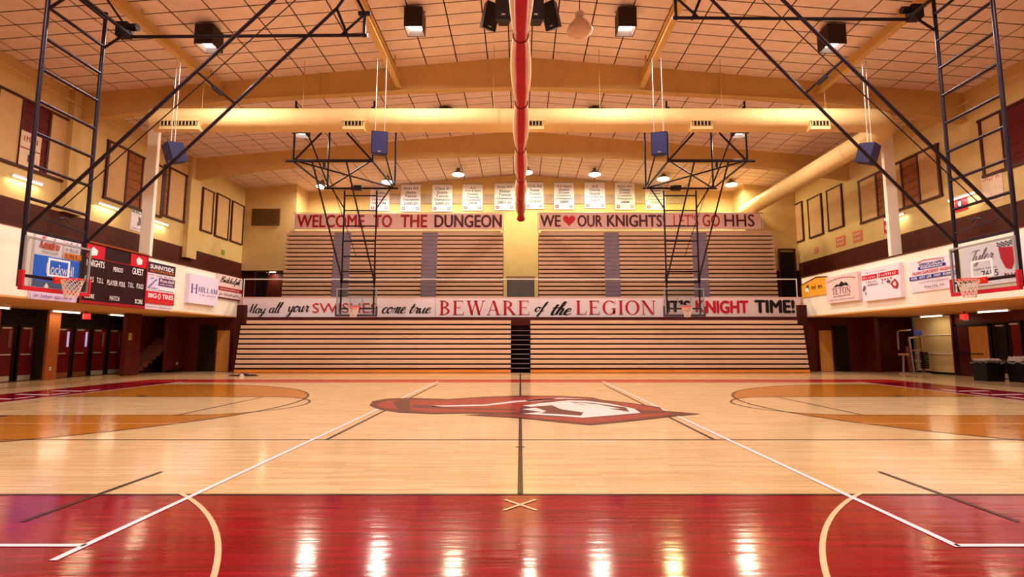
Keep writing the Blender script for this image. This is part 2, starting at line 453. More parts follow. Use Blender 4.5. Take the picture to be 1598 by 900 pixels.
class Sign:
    """flat board or cloth; prints lie on its face. p0 = lower left corner as read, u = reading direction, n = facing"""
    def __init__(s, name, label, cat, p0, u, w, h, n, thick, m, group=None, outline=None):
        s.p0, s.u, s.n = Vector(p0), Vector(u).normalized(), Vector(n).normalized(); s.w, s.h, s.t = w, h, thick
        mb = MB()
        ol = outline or [(0, 0), (1, 0), (1, 1), (0, 1)]
        mb.prism([s.p0 + s.u * a * w + Vector((0, 0, b * h)) for a, b in ol], s.n * thick)
        s.o = mb.build(name, m, None, s.p0 + s.u * w / 2)
        tag(s.o, label, cat, group); s.k = 0
    def at(s, a, b):
        return s.p0 + s.u * a * s.w + Vector((0, 0, b * s.h)) + s.n * (s.t + .006 + .003 * s.k)
    def rect(s, x0, y0, x1, y1, m, name='printed_band'):
        s.k += 1
        return MB().poly([s.at(x0, y0), s.at(x1, y0), s.at(x1, y1), s.at(x0, y1)]).build(name, m, s.o)
    def poly(s, pts, m, name='printed_mark'):
        s.k += 1
        return MB().poly([s.at(*p) for p in pts]).build(name, m, s.o)
    def polys(s, lst, m, name='printed_mark'):
        s.k += 1
        mb = MB()
        for p in lst: mb.poly([s.at(*q) for q in p])
        return mb.build(name, m, s.o)
    def text(s, txt, x0, y0, x1, y1, m, font='sans', bold=0, name='lettering', arch=0):
        s.k += 1
        v, f = {'sans': lambda: sans(txt, bold), 'serif': lambda: serif(txt), 'script': lambda: script(txt, w=.2 + bold)}[font]()
        if not v: return
        xs = [q[0] for q in v]; ys = [q[1] for q in v]
        mx, Mx, my, My = min(xs), max(xs), min(ys), max(ys)
        pts = []
        for w_ in v:
            a, b = w_[0], w_[1]
            p, q = (a - mx) / (Mx - mx), (b - my) / (My - my)
            pts.append(s.at(x0 + (x1 - x0) * p, y0 + (y1 - y0) * q + arch * (1 - (2 * p - 1) ** 2)) + s.n * (w_[2] if len(w_) > 2 else 0))
        return MB().flat(pts, f).build(name, m, s.o)
    def marks(s, x0, y0, x1, y1, m, n=12, name='small_print'):
        """print too small to read: a row of short uneven strokes"""
        s.k += 1
        mb = MB(); rnd = random.Random(int(x0 * 999) + n)
        dx = (x1 - x0) / n
        for i in range(n):
            if rnd.random() < .14: continue
            a = x0 + dx * i; hh = y0 + (y1 - y0) * rnd.uniform(.6, 1)
            mb.poly([s.at(a, y0), s.at(a + dx * .3, y0), s.at(a + dx * .3, hh), s.at(a, hh)])
            if rnd.random() < .6:
                yy = y0 + (y1 - y0) * rnd.choice((.0, .4, .5))
                mb.poly([s.at(a, yy), s.at(a + dx * .75, yy), s.at(a + dx * .75, yy + (y1 - y0) * .2), s.at(a, yy + (y1 - y0) * .2)])
        return tag(mb.build(name, m, s.o), kind='stuff')

# ------------------------------------------------------------------ room dimensions
YB = 33.8            # back wall
YR = -9.0            # wall behind the camera
XW = 17.6            # upper side walls
XF = 15.0            # balcony fronts
XLL, XLR = -18.8, 20.0   # lower side walls under the balconies
ZB0, ZB1 = 2.8, 4.9  # balcony front, lower and upper edge
YF = 27.2            # front of the balcony at the back
def ceil_z(x): return 12.85 - .0875 * abs(x)

# ================================================================== FLOOR
MAPLE = wood_floor('maple_floor', (240, 204, 156), (224, 182, 130), (160, 112, 68), .13, .22)
STAIN = wood_floor('stained_floor', (204, 128, 42), (188, 112, 32), (120, 66, 20), .14, .25)
REDF = wood_floor('red_painted_floor', (166, 0, 36), (144, 0, 28), (96, 0, 16), .11, .4)
REDF2 = wood_floor('red_band_floor', (186, 40, 40), (172, 34, 36), (130, 24, 24), .2, .2)
LWHITE = mat('line_white', (240, 226, 236), .22, .04)
LBLACK = mat('line_black', (40, 24, 24), .22, .1)
LTAN = mat('line_tan', (236, 190, 150), .22, .05)
EM_DARK = mat('emblem_maroon', (78, 26, 22), .22, .1)
EM_RED = mat('emblem_red', (146, 36, 28), .22, .1)
EM_WHITE = mat('emblem_white', (232, 214, 214), .22, .04)

floor = sbox('floor', MAPLE, -24, 24, YR, YB + .2, -.2, 0)
YC = 12.46; S0, S1 = 5.16, 19.76; BX = 12.8
def fpoly(pts, m, z, name):
    return MB().poly([(a, b, z) for a, b in pts]).build(name, m, floor)
def frect(x0, x1, y0, y1, m, z, name): return fpoly([(x0, y0), (x1, y0), (x1, y1), (x0, y1)], m, z, name)
def fline(p, q, w, m, z=.004, name='court_line'):
    p, q = Vector(p), Vector(q); d = (q - p).normalized(); n = Vector((-d.y, d.x)) * w / 2
    return fpoly([p + n, q + n, q - n, p - n][::-1], m, z, name)
def farc(c, r, a0, a1, w, m, z=.004, n=48, name='court_line', keep=None):
    mb = MB()
    for i in range(n):
        q = []
        for a, rr in ((a0 + (a1 - a0) * i / n, r - w / 2), (a0 + (a1 - a0) * i / n, r + w / 2), (a0 + (a1 - a0) * (i + 1) / n, r + w / 2), (a0 + (a1 - a0) * (i + 1) / n, r - w / 2)):
            q.append((c[0] + rr * math.cos(math.radians(a)), c[1] + rr * math.sin(math.radians(a)), z))
        if keep and not all(keep(p) for p in q): continue
        mb.poly(q[::-1] if a1 < a0 else q)
    return mb.build(name, m, floor)
# red apron on the near side and red band round the far sides
frect(-24, 24, YR, S0, REDF, .001, 'painted_apron')
frect(-BX - 2.1, BX + 2.1, S1 - .35, 21.0, REDF2, .001, 'painted_band')
for s in (-1, 1):
    x0, x1 = sorted((s * BX, s * (BX + 2.1)))
    frect(x0, x1, S0, S1 - .35, REDF, .001, 'painted_band')
# shooting ends: stained area inside the three-point arc, key left as maple
for s in (-1, 1):
    hx = s * 11.57; R3 = 6.02; key = 1.83; ftx = s * 7.0
    def xarc(y): return math.sqrt(max(0, R3 ** 2 - (y - YC) ** 2))
    mb = MB()
    N = 64
    for i in range(N):
        ya, yb = YC - R3 + 2 * R3 * i / N, YC - R3 + 2 * R3 * (i + 1) / N
        q = []
        for y in (ya, yb):
            inner = BX
            if abs(y - YC) < key:
                inner = 7.0 - math.sqrt(max(0, key ** 2 - (y - YC) ** 2))
            outer = 11.57 - xarc(y)
            q.append((s * min(inner, BX), s * min(outer, inner)))
        p = [(q[0][0], ya, .002), (q[0][1], ya, .002), (q[1][1], yb, .002), (q[1][0], yb, .002)]
        mb.poly(p if s < 0 else p[::-1])
    mb.build('stained_zone', STAIN, floor)
    a0, a1 = (-90, 90) if s < 0 else (90, 270)
    farc((hx, YC), R3, a0, a1, .06, LBLACK)
    farc((ftx, YC), key, a0, a1, .05, LBLACK)
    for k in (-1, 1):
        fline((s * BX, YC + k * key), (ftx, YC + k * key), .05, LBLACK)
        fline((s * BX, YC + k * R3), (hx, YC + k * R3), .06, LBLACK)
        fline((s * 10.6, YC + k * (key + .12)), (s * 10.35, YC + k * (key + .12)), .2, LBLACK, .005, 'lane_block')
    fline((ftx, YC - key), (ftx, YC + key), .05, LBLACK)
    fline((s * BX, S0), (s * BX, S1), .05, LWHITE)
    # bold strokes of the white baseline lettering (too slanted to read)
    for k in range(8):
        y = 8.2 + k * 1.1
        fline((s * 13.35, y), (s * 14.4, y + .12), .16, LWHITE, .003, 'baseline_lettering')
        fline((s * 13.35, y), (s * 13.35, y + .6), .12, LWHITE, .003, 'baseline_lettering')
# side lines, centre line and the other courts' lines
fline((-24, S0), (24, S0), .045, LBLACK, .004)
fline((0, S0), (0, 25.0), .055, LBLACK, .004)
fline((-BX, 8.0), (BX, 8.0), .035, LBLACK, .004)
for s in (-1, 1):
    fline((s * 2.95, 8.0), (s * 2.95, 18.4), .05, LBLACK, .0045)
    fline((s * 4.1, 4.4), (s * 4.1, 6.05), .05, LBLACK, .005)
    fline((s * 3.16, 3.64 if s < 0 else 3.87), (s * 3.16, 20.0), .055, LWHITE, .006)
    fline((s * 3.16, 3.9), (s * 16, 3.9), .05, LWHITE, .006)
    fline((s * 3.16, 9.57), (s * BX, 9.57), .03, LTAN, .005)
    c = (s * 6.5, 1.3)
    if s < 0: farc(c, 5.03, 0, 51, .04, LTAN, .005, 24)
    else: farc(c, 5.03, 129, 180, .04, LTAN, .005, 24)
for k in (-1, 1):
    fline((-.145, 4.84 - k * .155), (.145, 4.84 + k * .155), .03, LTAN, .006 + .0005 * k, 'cross_mark')
fline((-.06, 7.45), (.06, 7.45), .04, LBLACK, .005, 'lane_block')
# centre emblem: plumed helmet, laid out on the floor plane
def em(pts, m, z, name='emblem_shape'):
    g = [onZ(560 + a / 2.854, 580 + b / 2.854, 0) for a, b in pts]
    mb = MB().poly([(p.x, p.y, z) for p in g]); return mb.build(name, m, floor)
em([(47,150),(60,132),(130,119),(235,117),(400,122),(560,112),(720,106),(900,108),(1040,115),(1085,126),(1200,138),(1340,158),(1350,168),(1330,172),(1400,178),(1525,188),(1400,200),(1200,222),(1030,238),(860,222),(740,210),(600,200),(465,193),(600,187),(480,186),(330,188),(180,182),(90,168)], EM_DARK, .0070, 'emblem_outline')
em([(228,126),(400,128),(560,118),(720,112),(880,113),(1020,119),(1050,124),(940,124),(840,130),(745,150),(720,162),(715,182),(500,180),(330,182),(228,172)], EM_RED, .0076, 'emblem_plume')
em([(75,150),(120,130),(185,126),(150,140),(180,170),(110,164)], EM_RED, .0076, 'emblem_plume_tip')
em([(560,192),(700,194),(1030,209),(1250,190),(1385,184),(1395,191),(1200,214),(1030,231),(870,216),(740,203)], EM_RED, .0076, 'emblem_collar')
em([(1090,132),(1200,143),(1330,163),(1370,176),(1260,172),(1180,152)], EM_RED, .0076, 'emblem_crest')
em([(730,152),(800,142),(935,128),(1010,130),(1120,143),(1225,165),(1255,184),(1120,196),(1000,206),(860,196),(728,188),(815,180),(728,168),(790,160)], EM_WHITE, .0082, 'emblem_helmet')
em([(770,156),(860,150),(900,168),(1000,182),(990,197),(905,191),(810,186),(835,176)], EM_DARK, .0088, 'emblem_visor')
em([(940,134),(1040,140),(1190,160),(1205,180),(1120,166),(1040,152),(1000,150)], EM_DARK, .0088, 'emblem_dark_inset')  # dark inner shape of the helmet print
em([(960,138),(1060,146),(1170,166),(1080,164),(1000,148)], EM_WHITE, .0094, 'emblem_white_inset')  # white inner shape of the helmet print
em([(320,153),(560,147),(690,131),(860,120),(890,122),(720,135),(570,152),(330,158)], EM_WHITE, .0088, 'emblem_streak')
em([(240,146),(420,160),(700,168),(700,173),(420,166),(240,160)], EM_DARK, .0088, 'emblem_fold')
em([(740,128),(900,117),(1010,121),(900,121),(760,134)], EM_WHITE, .0088, 'emblem_streak')

# ================================================================== SHELL
mb = MB()
for s in (-1, 1):
    x0, x1 = sorted((0, s * 18.2))
    mb.hexa([(x0, YR, ceil_z(x0) + .013), (x1, YR, ceil_z(x1) + .013), (x1, YB + .3, ceil_z(x1) + .013), (x0, YB + .3, ceil_z(x0) + .013),
             (x0, YR, ceil_z(x0) + .3), (x1, YR, ceil_z(x1) + .3), (x1, YB + .3, ceil_z(x1) + .3), (x0, YB + .3, ceil_z(x0) + .3)])
ceiling = struct(mb, 'ceiling', GRID)
cols = [(0.0, .43), (.43, 1.3)]
x = 1.3
while x < XW: cols.append((x, min(x + 1.22, XW))); x += 1.22
cand = []
y = 19.5 - 60 * .61
rows_y = [y + i * .61 for i in range(120)]
for s in (-1, 1):
    for a, b in cols:
        for yy in rows_y:
            if yy < 4 or yy > YB - .05: continue
            y1 = min(yy + .61, YB)
            xc, ycn = s * (a + b) / 2, (yy + y1) / 2
            px, py = proj((xc, ycn, ceil_z(xc)))
            area = 0
            if -30 < px < 1628 and -20 < py < 420:
                q = [proj((s * X_, Y_, ceil_z(X_))) for X_, Y_ in ((a, yy), (b, yy), (b, y1), (a, y1))]
                area = abs(sum(q[i][0] * q[(i + 1) % 4][1] - q[(i + 1) % 4][0] * q[i][1] for i in range(4))) / 2
            cand.append((area, s, a, b, yy, y1))
cand.sort(key=lambda c: -c[0])
g = .023; rest = MB(); tmesh = {}
def tile_pts(s, a, b, yy, y1, cx=0, cy=0, cz=0):
    xa, xb = (a + g, b - g) if s > 0 else (-b + g, -a - g)
    r = []
    for dz in (0, .012):
        for X_, Y_ in ((xa, yy + g), (xb, yy + g), (xb, y1 - g), (xa, y1 - g)):
            r.append((X_ - cx, Y_ - cy, ceil_z(X_) + dz - cz))
    return r
for i, (ar, s, a, b, yy, y1) in enumerate(cand):
    if i < 298 and ar > 0:
        key = (s, round(b - a, 3), round(y1 - yy, 3))
        cx_, cy_ = s * (a + b) / 2, (yy + y1) / 2
        if key not in tmesh:
            o = MB().hexa(tile_pts(s, a, b, yy, y1, cx_, cy_, ceil_z(cx_))).build('ceiling_tile', TILE)
            tmesh[key] = o.data
        else:
            o = bpy.data.objects.new('ceiling_tile', tmesh[key]); COL.objects.link(o)
        o.parent = ceiling; o.location = (cx_, cy_, ceil_z(cx_))
    else:
        rest.hexa(tile_pts(s, a, b, yy, y1))
ro = rest.build('far_ceiling_tiles', TILE, ceiling); ro['kind'] = 'stuff'

# walls
def wallblock(name, m, *b): return sbox(name, m, *b)
sbox('wall_rear', WALLC, -24, 24, YR - .2, YR, 0, 13)
sbox('wall_back', WALLC, -14.3, 14.3, YB, YB + .25, 2.9, 12.95)
for s, nm in ((-1, 'left'), (1, 'right')):
    x0, x1 = sorted((s * XW, s * (XW + .25)))
    sbox('wall_upper_' + nm, WALLC, x0, x1, YR, 32.25, 6.45, 11.6)
    sbox('wall_wainscot_' + nm, BROWN, x0 - .02, x1 + .02, YR, 32.25, 2.95, 6.45)
    # flank walls beside the bleachers at the back
    x0, x1 = sorted((s * 14.3, s * (XW + .3)))
    mbk = MB().box(x0, x1, 32.0, YB + .2, 6.0, 12.0)
    struct(mbk, 'wall_flank_' + nm, WALLC)
    # balcony front, floor slab, soffit
    x0, x1 = sorted((s * XF, s * (XF + .22)))
    sbox('wall_balcony_' + nm, FASC, x0, x1, YR, YF - .05, ZB0 + .06, ZB1)
    x0, x1 = sorted((s * (XF - .03), s * (XF + .3)))
    sbox('trim_%d' % (1 if s < 0 else 2), BROWN, x0, x1, YR, YF - .05, ZB1, ZB1 + .05)
    lowx = -XLL if s < 0 else XLR
    x0, x1 = sorted((s * (XF + .0), s * (lowx + 2.2)))
    sbox('ceiling_soffit_' + nm, SOFF, x0, x1, YR, YF - .05, ZB0, ZB0 + .06)
    x0, x1 = sorted((s * (XF + .22), s * XW))
    sbox('floor_balcony_' + nm, BROWN, x0, x1, YR, 32.2, 2.9, 3.0)
# flank lower bits (alcoves beside the upper bleachers): left with doorway, right with door
MB_ = MB().box(-XW - .3, -14.3, 32.6, 32.8, 3.0, 6.0)
struct(MB_, 'wall_alcove_left', REDWOOD)
sbox('wall_alcove_right', BROWN, 14.3, XW + .3, 32.3, 32.5, 3.0, 6.0)
sbox('floor_balcony_back', BROWN, -XW, XW, YF + .1, YB, 2.92, 3.0)
sbox('wall_balcony_back', BANP, -XF - .2, XF + .2, YF, YF + .1, 2.75, 3.9)
sbox('trim_3', BROWN, -XF - .2, XF + .2, YF - .12, YF + .12, 2.68, 2.82)
# lower back wall behind the closed bleachers
sbox('wall_lower_back', REDWOOD, -20, 20.6, 27.0, 27.15, 0, 2.8)
# beige strip along the back wall behind the championship banners
sbox('trim_4', mat('back_strip_grey', (176, 150, 128), .7, .1, 3), -9.5, 11, YB - .05, YB, onY(812, 318, YB).z, onY(812, 303, YB).z)

# ---- lower side walls
def lowwall(nm, m, s, xw, pxa, pxb, z0=0, z1=2.8, th=.2, rev=None):
    """piece of a lower side wall between two picture columns"""
    ya = abs(xw) * FPX / abs(pxa - CX); yb = abs(xw) * FPX / abs(pxb - CX)
    ya, yb = sorted((ya, yb))
    x0, x1 = sorted((xw, xw + s * th))
    return sbox(nm, m, x0, x1, ya, yb, z0, z1)
def ypx(px, X): return abs(X) * FPX / abs(px - CX)
# left: near wall, dark door recesses, pier, red wall, stairs opening, red wall
sbox('wall_left', REDWOOD, XLL - .2, XLL, YR, ypx(3, XLL) - .02, 0, 2.8)
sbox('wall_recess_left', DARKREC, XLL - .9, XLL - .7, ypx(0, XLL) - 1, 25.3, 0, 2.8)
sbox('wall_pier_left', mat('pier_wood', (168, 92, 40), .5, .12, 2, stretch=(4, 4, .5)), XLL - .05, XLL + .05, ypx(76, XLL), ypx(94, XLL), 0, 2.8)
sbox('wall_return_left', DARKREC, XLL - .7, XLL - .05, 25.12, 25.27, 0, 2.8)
XS = -17.6
sbox('wall_left_red', REDWOOD, XS - .2, XS, ypx(200, XS), ypx(222, XS), 0, 2.8)
sbox('wall_left_red_far', REDWOOD, XS - .2, XS, ypx(265, XS), 27.0, 0, 2.8)
sbox('wall_stair_side', REDWOOD, -18.85, -18.75, 24.62, 27.0, 0, 2.8)
# right
sbox('wall_right_near', REDWOOD, XLR, XLR + .2, YR, ypx(1593, XLR), 0, 2.8)
sbox('wall_right', REDWOOD, XLR, XLR + .2, ypx(1593, XLR), 24.4, 0, 2.8)
sbox('wall_right_jut', REDWOOD, 17.9, 18.1, ypx(1366, 18), 27.0, 0, 2.8)
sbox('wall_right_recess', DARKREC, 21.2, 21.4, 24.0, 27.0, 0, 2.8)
# baseboards
BASEB = mat('baseboard_black', (24, 14, 14), .5)
sbox('baseboard_left', BASEB, XS, XS + .03, ypx(265, XS), 27.0, 0, .12)
sbox('baseboard_right', BASEB, XLR - .03, XLR, 10, ypx(1560, XLR), 0, .12)

# ---- roof frames
def beam(Y, name='ceiling_beam'):
    prof_b = [(0, 11.58), (4.8, 11.42), (10.5, 11.1), (13.5, 10.75), (XW, 10.15)]
    pts = [(x, z) for x, z in prof_b]
    bot = [(-x, z) for x, z in reversed(pts)] + pts[1:]
    top = [(XW, ceil_z(XW) + .04), (0, 12.89), (-XW, ceil_z(XW) + .04)]
    mb = MB()
    # web and flange as strips so that faces stay planar
    for i in range(len(bot) - 1):
        (xa, za), (xb, zb) = bot[i], bot[i + 1]
        mb.hexa([(xa, Y - .08, za), (xb, Y - .08, zb), (xb, Y + .08, zb), (xa, Y + .08, za),
                 (xa, Y - .08, ceil_z(xa) + .03), (xb, Y - .08, ceil_z(xb) + .03), (xb, Y + .08, ceil_z(xb) + .03), (xa, Y + .08, ceil_z(xa) + .03)])
    web = struct(mb, name, CREAM_STEEL)
    fl = MB()
    for i in range(len(bot) - 1):
        (xa, za), (xb, zb) = bot[i], bot[i + 1]
        fl.hexa([(xa, Y - .16, za - .03), (xb, Y - .16, zb - .03), (xb, Y + .16, zb - .03), (xa, Y + .16, za - .03),
                 (xa, Y - .16, za), (xb, Y - .16, zb), (xb, Y + .16, zb), (xa, Y + .16, za)])
    fl.build('flange', CREAM_STEEL, web)
    for x in (-14, -8, 8, 14):
        zb = 11.58 - .045 * abs(x)
        MB().box(x - .03, x + .03, Y - .15, Y - .08, zb, ceil_z(x)).build('stiffener', CREAM_STEEL, web)
    return web
for Y in (5.1, 12.3 - .0, 19.5, 26.7):
    if Y > 13 or Y < 6: beam(Y)
for s in (-1, 1):
    for x, z in ((4.8, 11.5), (11.8, 11.25)):
        mb = MB().box(s * x - .1, s * x + .1, YR, 19.34, z, z + .03)
        mb.box(s * x - .02, s * x + .02, YR, 19.34, z + .03, z + .3); mb.box(s * x - .1, s * x + .1, YR, 19.34, z + .3, z + .33)
        p = struct(mb, 'ceiling_purlin', CREAM_STEEL)
        for yy in (2, 7, 11, 15, 18.6):
            MB().box(s * x - .03, s * x + .03, yy - .03, yy + .03, z + .33, ceil_z(x) + .01).build('hanger', CREAM_STEEL, p)
    # columns on the balcony front and pilasters on the wall
    x0, x1 = sorted((s * (XF - .07), s * (XF + .36)))
    for Y, nm in ((19.75, 'a'),):
        sbox('wall_column_' + ('left' if s < 0 else 'right'), FASC, x0, x1, 20.36, 20.52, ZB1 + .05, 10.4)
    x0, x1 = sorted((s * (XW - .25), s * XW))
    if s < 0:
        sbox('wall_pilaster_left', WALLC, x0, x1, 26.3, 27.1, 5.9, 11.35)
        sbox('wall_pilaster_near_left', WALLC, x0, x1, 19.1, 19.9, 6.45, 11.35)
    cd = MB().tube((s * (XW - .3), 10, 10.75), (s * (XW - .3), 26.2, 10.75), .035, 6)
    tag(cd.build('conduit', CREAM_STEEL, None, (s * (XW - .3), 10, 10.75)), 'thin cream conduit pipe along the top of the %s wall' % ('scoreboard-side' if s < 0 else 'weight-machine-side'), 'pipe')

# ================================================================== BLEACHERS
def board(parent, x0, x1, y, z0, z1, m, depth=.28):
    mb = MB()
    b = .02
    # softly rounded nose: chamfered front edges
    prof = [(y + depth, z0), (y + b, z0), (y, z0 + b), (y, z1 - b), (y + b, z1), (y + depth, z1)]
    n = len(prof)
    mb._add([(x0, a, c) for a, c in prof] + [(x1, a, c) for a, c in prof],
            [tuple(range(n)), tuple(reversed(range(n, 2 * n)))] + [(i, i + n, (i + 1) % n + n, (i + 1) % n) for i in range(n)])
    return mb.build('bleacher_board', m, parent)
YL = 25.4
def lower_bank(xa, xb, label, dirn):
    t = thing('closed_bleacher', ((xa + xb) / 2, YL, 0), label, 'bleacher', 'closed lower bleacher banks')
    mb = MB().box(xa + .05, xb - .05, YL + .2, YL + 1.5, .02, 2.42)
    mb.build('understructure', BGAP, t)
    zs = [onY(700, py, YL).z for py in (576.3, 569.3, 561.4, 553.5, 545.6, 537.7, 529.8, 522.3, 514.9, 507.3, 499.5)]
    k = MB().box(xa, xb, YL - .02, YL + .15, .02, zs[0] - .01); k.build('kick_board', KICK, t)
    for i in range(10):
        o = .012 * (i + 1)
        a = xa + (o if dirn < 0 else 0); b = xb - (o if dirn > 0 else 0)
        if i == 9: a += .25 if dirn < 0 else 0; b -= .25 if dirn > 0 else 0
        board(t, a, b, YL + .02 * i, zs[i] + .074, zs[i + 1] - .002, BOARD)
    return t
XL0 = onY(366, 570, YL).x; XL1 = onY(1263, 570, YL).x
XA0 = onY(797, 540, YL).x; XA1 = onY(828, 540, YL).x
lower_bank(XL0, XA0, 'closed tan bleacher bank below the lettering that starts with May', -1)
lower_bank(XA1, XL1, 'closed tan bleacher bank below the words of the Legion', 1)
t = thing('aisle_steps', ((XA0 + XA1) / 2, YL, 0), 'dark stepped aisle between the two lower closed bleacher banks', 'steps')
MB().box(XA0 + .02, XA1 - .02, YL + .45, YL + 1.4, .02, 2.35).build('riser_box', BGAP, t)
for i in range(9):
    z = .24 + i * .232
    MB().box(XA0 + .02, XA1 - .02, YL + .16 + .02 * i, YL + .5, z - .035, z).build('tread', AISLE, t)
# end screens of the lower bleachers
for s, x in ((-1, XL0), (1, XL1)):
    x0, x1 = sorted((x + s * .02, x + s * .5))
    tt = thing('slatted_screen', ((x0 + x1) / 2, 26.2, 0), 'dark brown slatted wood screen at the %s end of the lower bleachers' % ('scoreboard' if s < 0 else 'weight-machine'), 'screen')
    MB().box(x0, x1, 26.25, 26.35, .02, 3.4).build('backing', BROWN, tt)
    for i in range(6):
        xx = x0 + (x1 - x0) * (i + .5) / 6
        MB().box(xx - .025, xx + .025, 26.19, 26.25, .02, 3.4).build('slat', FRAMEB, tt)

YU = 29.6
def upper_bank(segs, aisles, label, pxl, pxr):
    xa, xb = onY(pxl, 410, YU).x, onY(pxr, 410, YU).x
    t = thing('closed_upper_bleacher', ((xa + xb) / 2, YU, 3.0), label, 'bleacher', 'closed upper bleacher banks')
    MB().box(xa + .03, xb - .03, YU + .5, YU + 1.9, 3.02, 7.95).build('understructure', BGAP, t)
    rows = 19; z1 = onY(812, 361, YU).z; dz = .2515
    for r in range(rows):
        za, zb = z1 - dz * (r + 1), z1 - dz * r
        if za < 3.05: break
        for a, b in segs:
            board(t, onY(a, 410, YU).x, onY(b, 410, YU).x, YU + .015 * (rows - r), za + .075, zb - .002, BOARD2, .25)
        for a, b in aisles:
            MB().box(onY(a, 410, YU).x, onY(b, 410, YU).x, YU + .05 + .015 * (rows - r), YU + .49, za + .01, zb - .004).build('aisle_step', AISLE, t)
    MB().box(xa + .2, xb - .2, YU + .55, YU + 1.9, 7.95, 8.0).build('top_deck', BROWN, t)
    MB().box(xa + .15, xb - .15, YU + .4, YU + .6, z1 + .03, z1 + .14).build('top_seat_board', BOARD2, t)
    return t
upper_bank([(441, 517), (544, 656.5), (681, 785)], [(517, 544), (656.5, 681)], 'closed upper bleacher bank beneath the Welcome to the Dungeon banner', 441, 785)
upper_bank([(841, 944.5), (968, 1083), (1107, 1213)], [(944.5, 968), (1083, 1107)], 'closed upper bleacher bank beneath the We heart our Knights banner', 841, 1213)
# gap between the upper banks: grey parapet with brown sill
zp = onY(812, 431, 30.6).z
gp = thing('parapet', (0, 30.6, 3.0), 'low grey parapet with brown sill between the upper bleachers', 'parapet')
MB().box(onY(791, 440, 30.6).x, onY(834, 440, 30.6).x, 30.6, 30.8, 3.0, zp - .18).build('panel', mat('parapet_grey', (96, 84, 76), .6), gp)
MB().box(onY(790, 440, 30.6).x, onY(835, 440, 30.6).x, 30.55, 30.85, zp - .18, zp).build('sill', mat('sill_brown', (150, 112, 70), .6), gp)
# balcony rail across the back
rl = thing('balcony_rail', (0, YF + .05, 3.9), 'thin white rail running above the long lettered banners', 'rail')
zr = onY(812, 435.5, YF).z
MB().tube((-14.8, YF + .05, zr), (14.8, YF + .05, zr), .028, 8).build('top_rail', WHITEM, rl)
for x in (-14.78, 14.78):
    MB().tube((x, YF + .05, 3.9), (x, YF + .05, zr), .025, 8).build('post', WHITEM, rl)
# ================================================================== LONG BANNERS
def back_banner(name, label, pxa, pxb, pya, pyb, Y, m, group=None, n=(0, -1, 0), sag=False):
    a = onY(pxa, pyb, Y); b = onY(pxb, pyb, Y); c = onY((pxa + pxb) / 2, pya, Y)
    s = Sign(name, label, 'banner', a, (1, 0, 0), b.x - a.x, c.z - a.z, n, .012, m, group)
    s.px = lambda p: (onY(p, (pya + pyb) / 2, Y).x - a.x) / (b.x - a.x)
    s.py = lambda p: (onY(812, p, Y).z - a.z) / (c.z - a.z)
    def T(txt, x0, x1, y0, y1, m_, font='sans', bold=0, name='lettering'):
        return s.text(txt, s.px(x0), s.py(y1), s.px(x1), s.py(y0), m_, font, bold, name)
    s.T = T
    return s
YBN = YF - .14
b = back_banner('long_banner', 'long white banner lettered May all your swishes come true', 378, 679, 465.5, 494.5, YBN, BANW)
b.T('May', 383, 416, 474, 495.5, INKBLK, 'script', .04)
b.T('all', 420, 443, 471, 488.5, INKBLK, 'script', .04)
b.T('your', 447, 483, 476, 495.5, INKBLK, 'script', .04)
b.T('SWISHES', 488, 589, 473, 488, INKRED, 'sans', -.004)
b.T('come', 596, 634, 478.5, 489, INKBLK, 'script', .02)
b.T('true', 639, 673, 474, 489, INKBLK, 'script', .02)
b = back_banner('long_banner', 'long white banner lettered Beware of the Legion in red serif', 679.6, 1035, 465.5, 494.5, YBN, BANW)
b.T('BEWARE', 686, 826, 469, 491.5, INKRED, 'serif')
b.T('of', 834, 856, 470.5, 494, INKBLK, 'script', .06)
b.T('the', 859, 892, 470, 492, INKBLK, 'script', .06)
b.T('LEGION', 899, 1023, 468.5, 491, INKRED, 'serif')
b = back_banner('long_banner', "long white banner lettered It's Knight Time in heavy capitals", 1036, 1250, 464.5, 494, YBN, mat('banner_pale_pink', (232, 206, 206), .5, .03, 2))
b.T("IT'S", 1040, 1078, 468, 487.5, INKBLK, 'sans', .05)
b.T('K', 1085, 1099, 468.5, 487, INKRED, 'sans', .05)
b.T('NIGHT', 1101, 1168, 468.5, 489, INKRED, 'sans', .05)
b.T('TIME!', 1177, 1240, 467.5, 488.5, INKBLK, 'sans', .05)
YT = 30.15
b = back_banner('welcome_banner', 'pink banner lettered Welcome to the Dungeon above upper bleachers', 459, 784, 333.5, 358, YT, BANP)
for w_, x0, x1, m_ in (('WELCOME', 463.5, 569, INKDRED), ('TO', 583, 612, INKDRED), ('THE', 625, 667, INKDRED), ('DUNGEON', 678, 783, INKMAR)):
    b.T(w_, x0, x1, 335, 355, m_, 'sans', .032)
b = back_banner('welcome_banner', 'pink banner lettered We heart our Knights above upper bleachers', 841, 1188, 332.5, 357, YT, BANP)
b.T('WE', 843, 875, 335.5, 354, INKMAR, 'sans', .03)
hp = []
for i in range(28):
    a = 2 * math.pi * i / 28
    hx = 16 * math.sin(a) ** 3; hy = 13 * math.cos(a) - 5 * math.cos(2 * a) - 2 * math.cos(3 * a) - math.cos(4 * a)
    hp.append((b.px(888 + hx * .6), b.py(343.5 - hy * .6)))
b.poly(hp[::-1], INKRED, 'printed_heart')
b.T('OUR', 901, 940, 335.5, 354, INKMAR, 'sans', .03)
b.T('KNIGHTS!', 947, 1038, 335, 354, INKMAR, 'sans', .03)
b.T("LET'S", 1051, 1090, 334.5, 353.5, INKRED, 'sans', .0)
b.T('GO', 1096, 1123, 334.5, 353.5, INKDRED, 'sans', .012)
b.T('HHS', 1130, 1177, 334.5, 353.5, INKMAR, 'sans', .012)
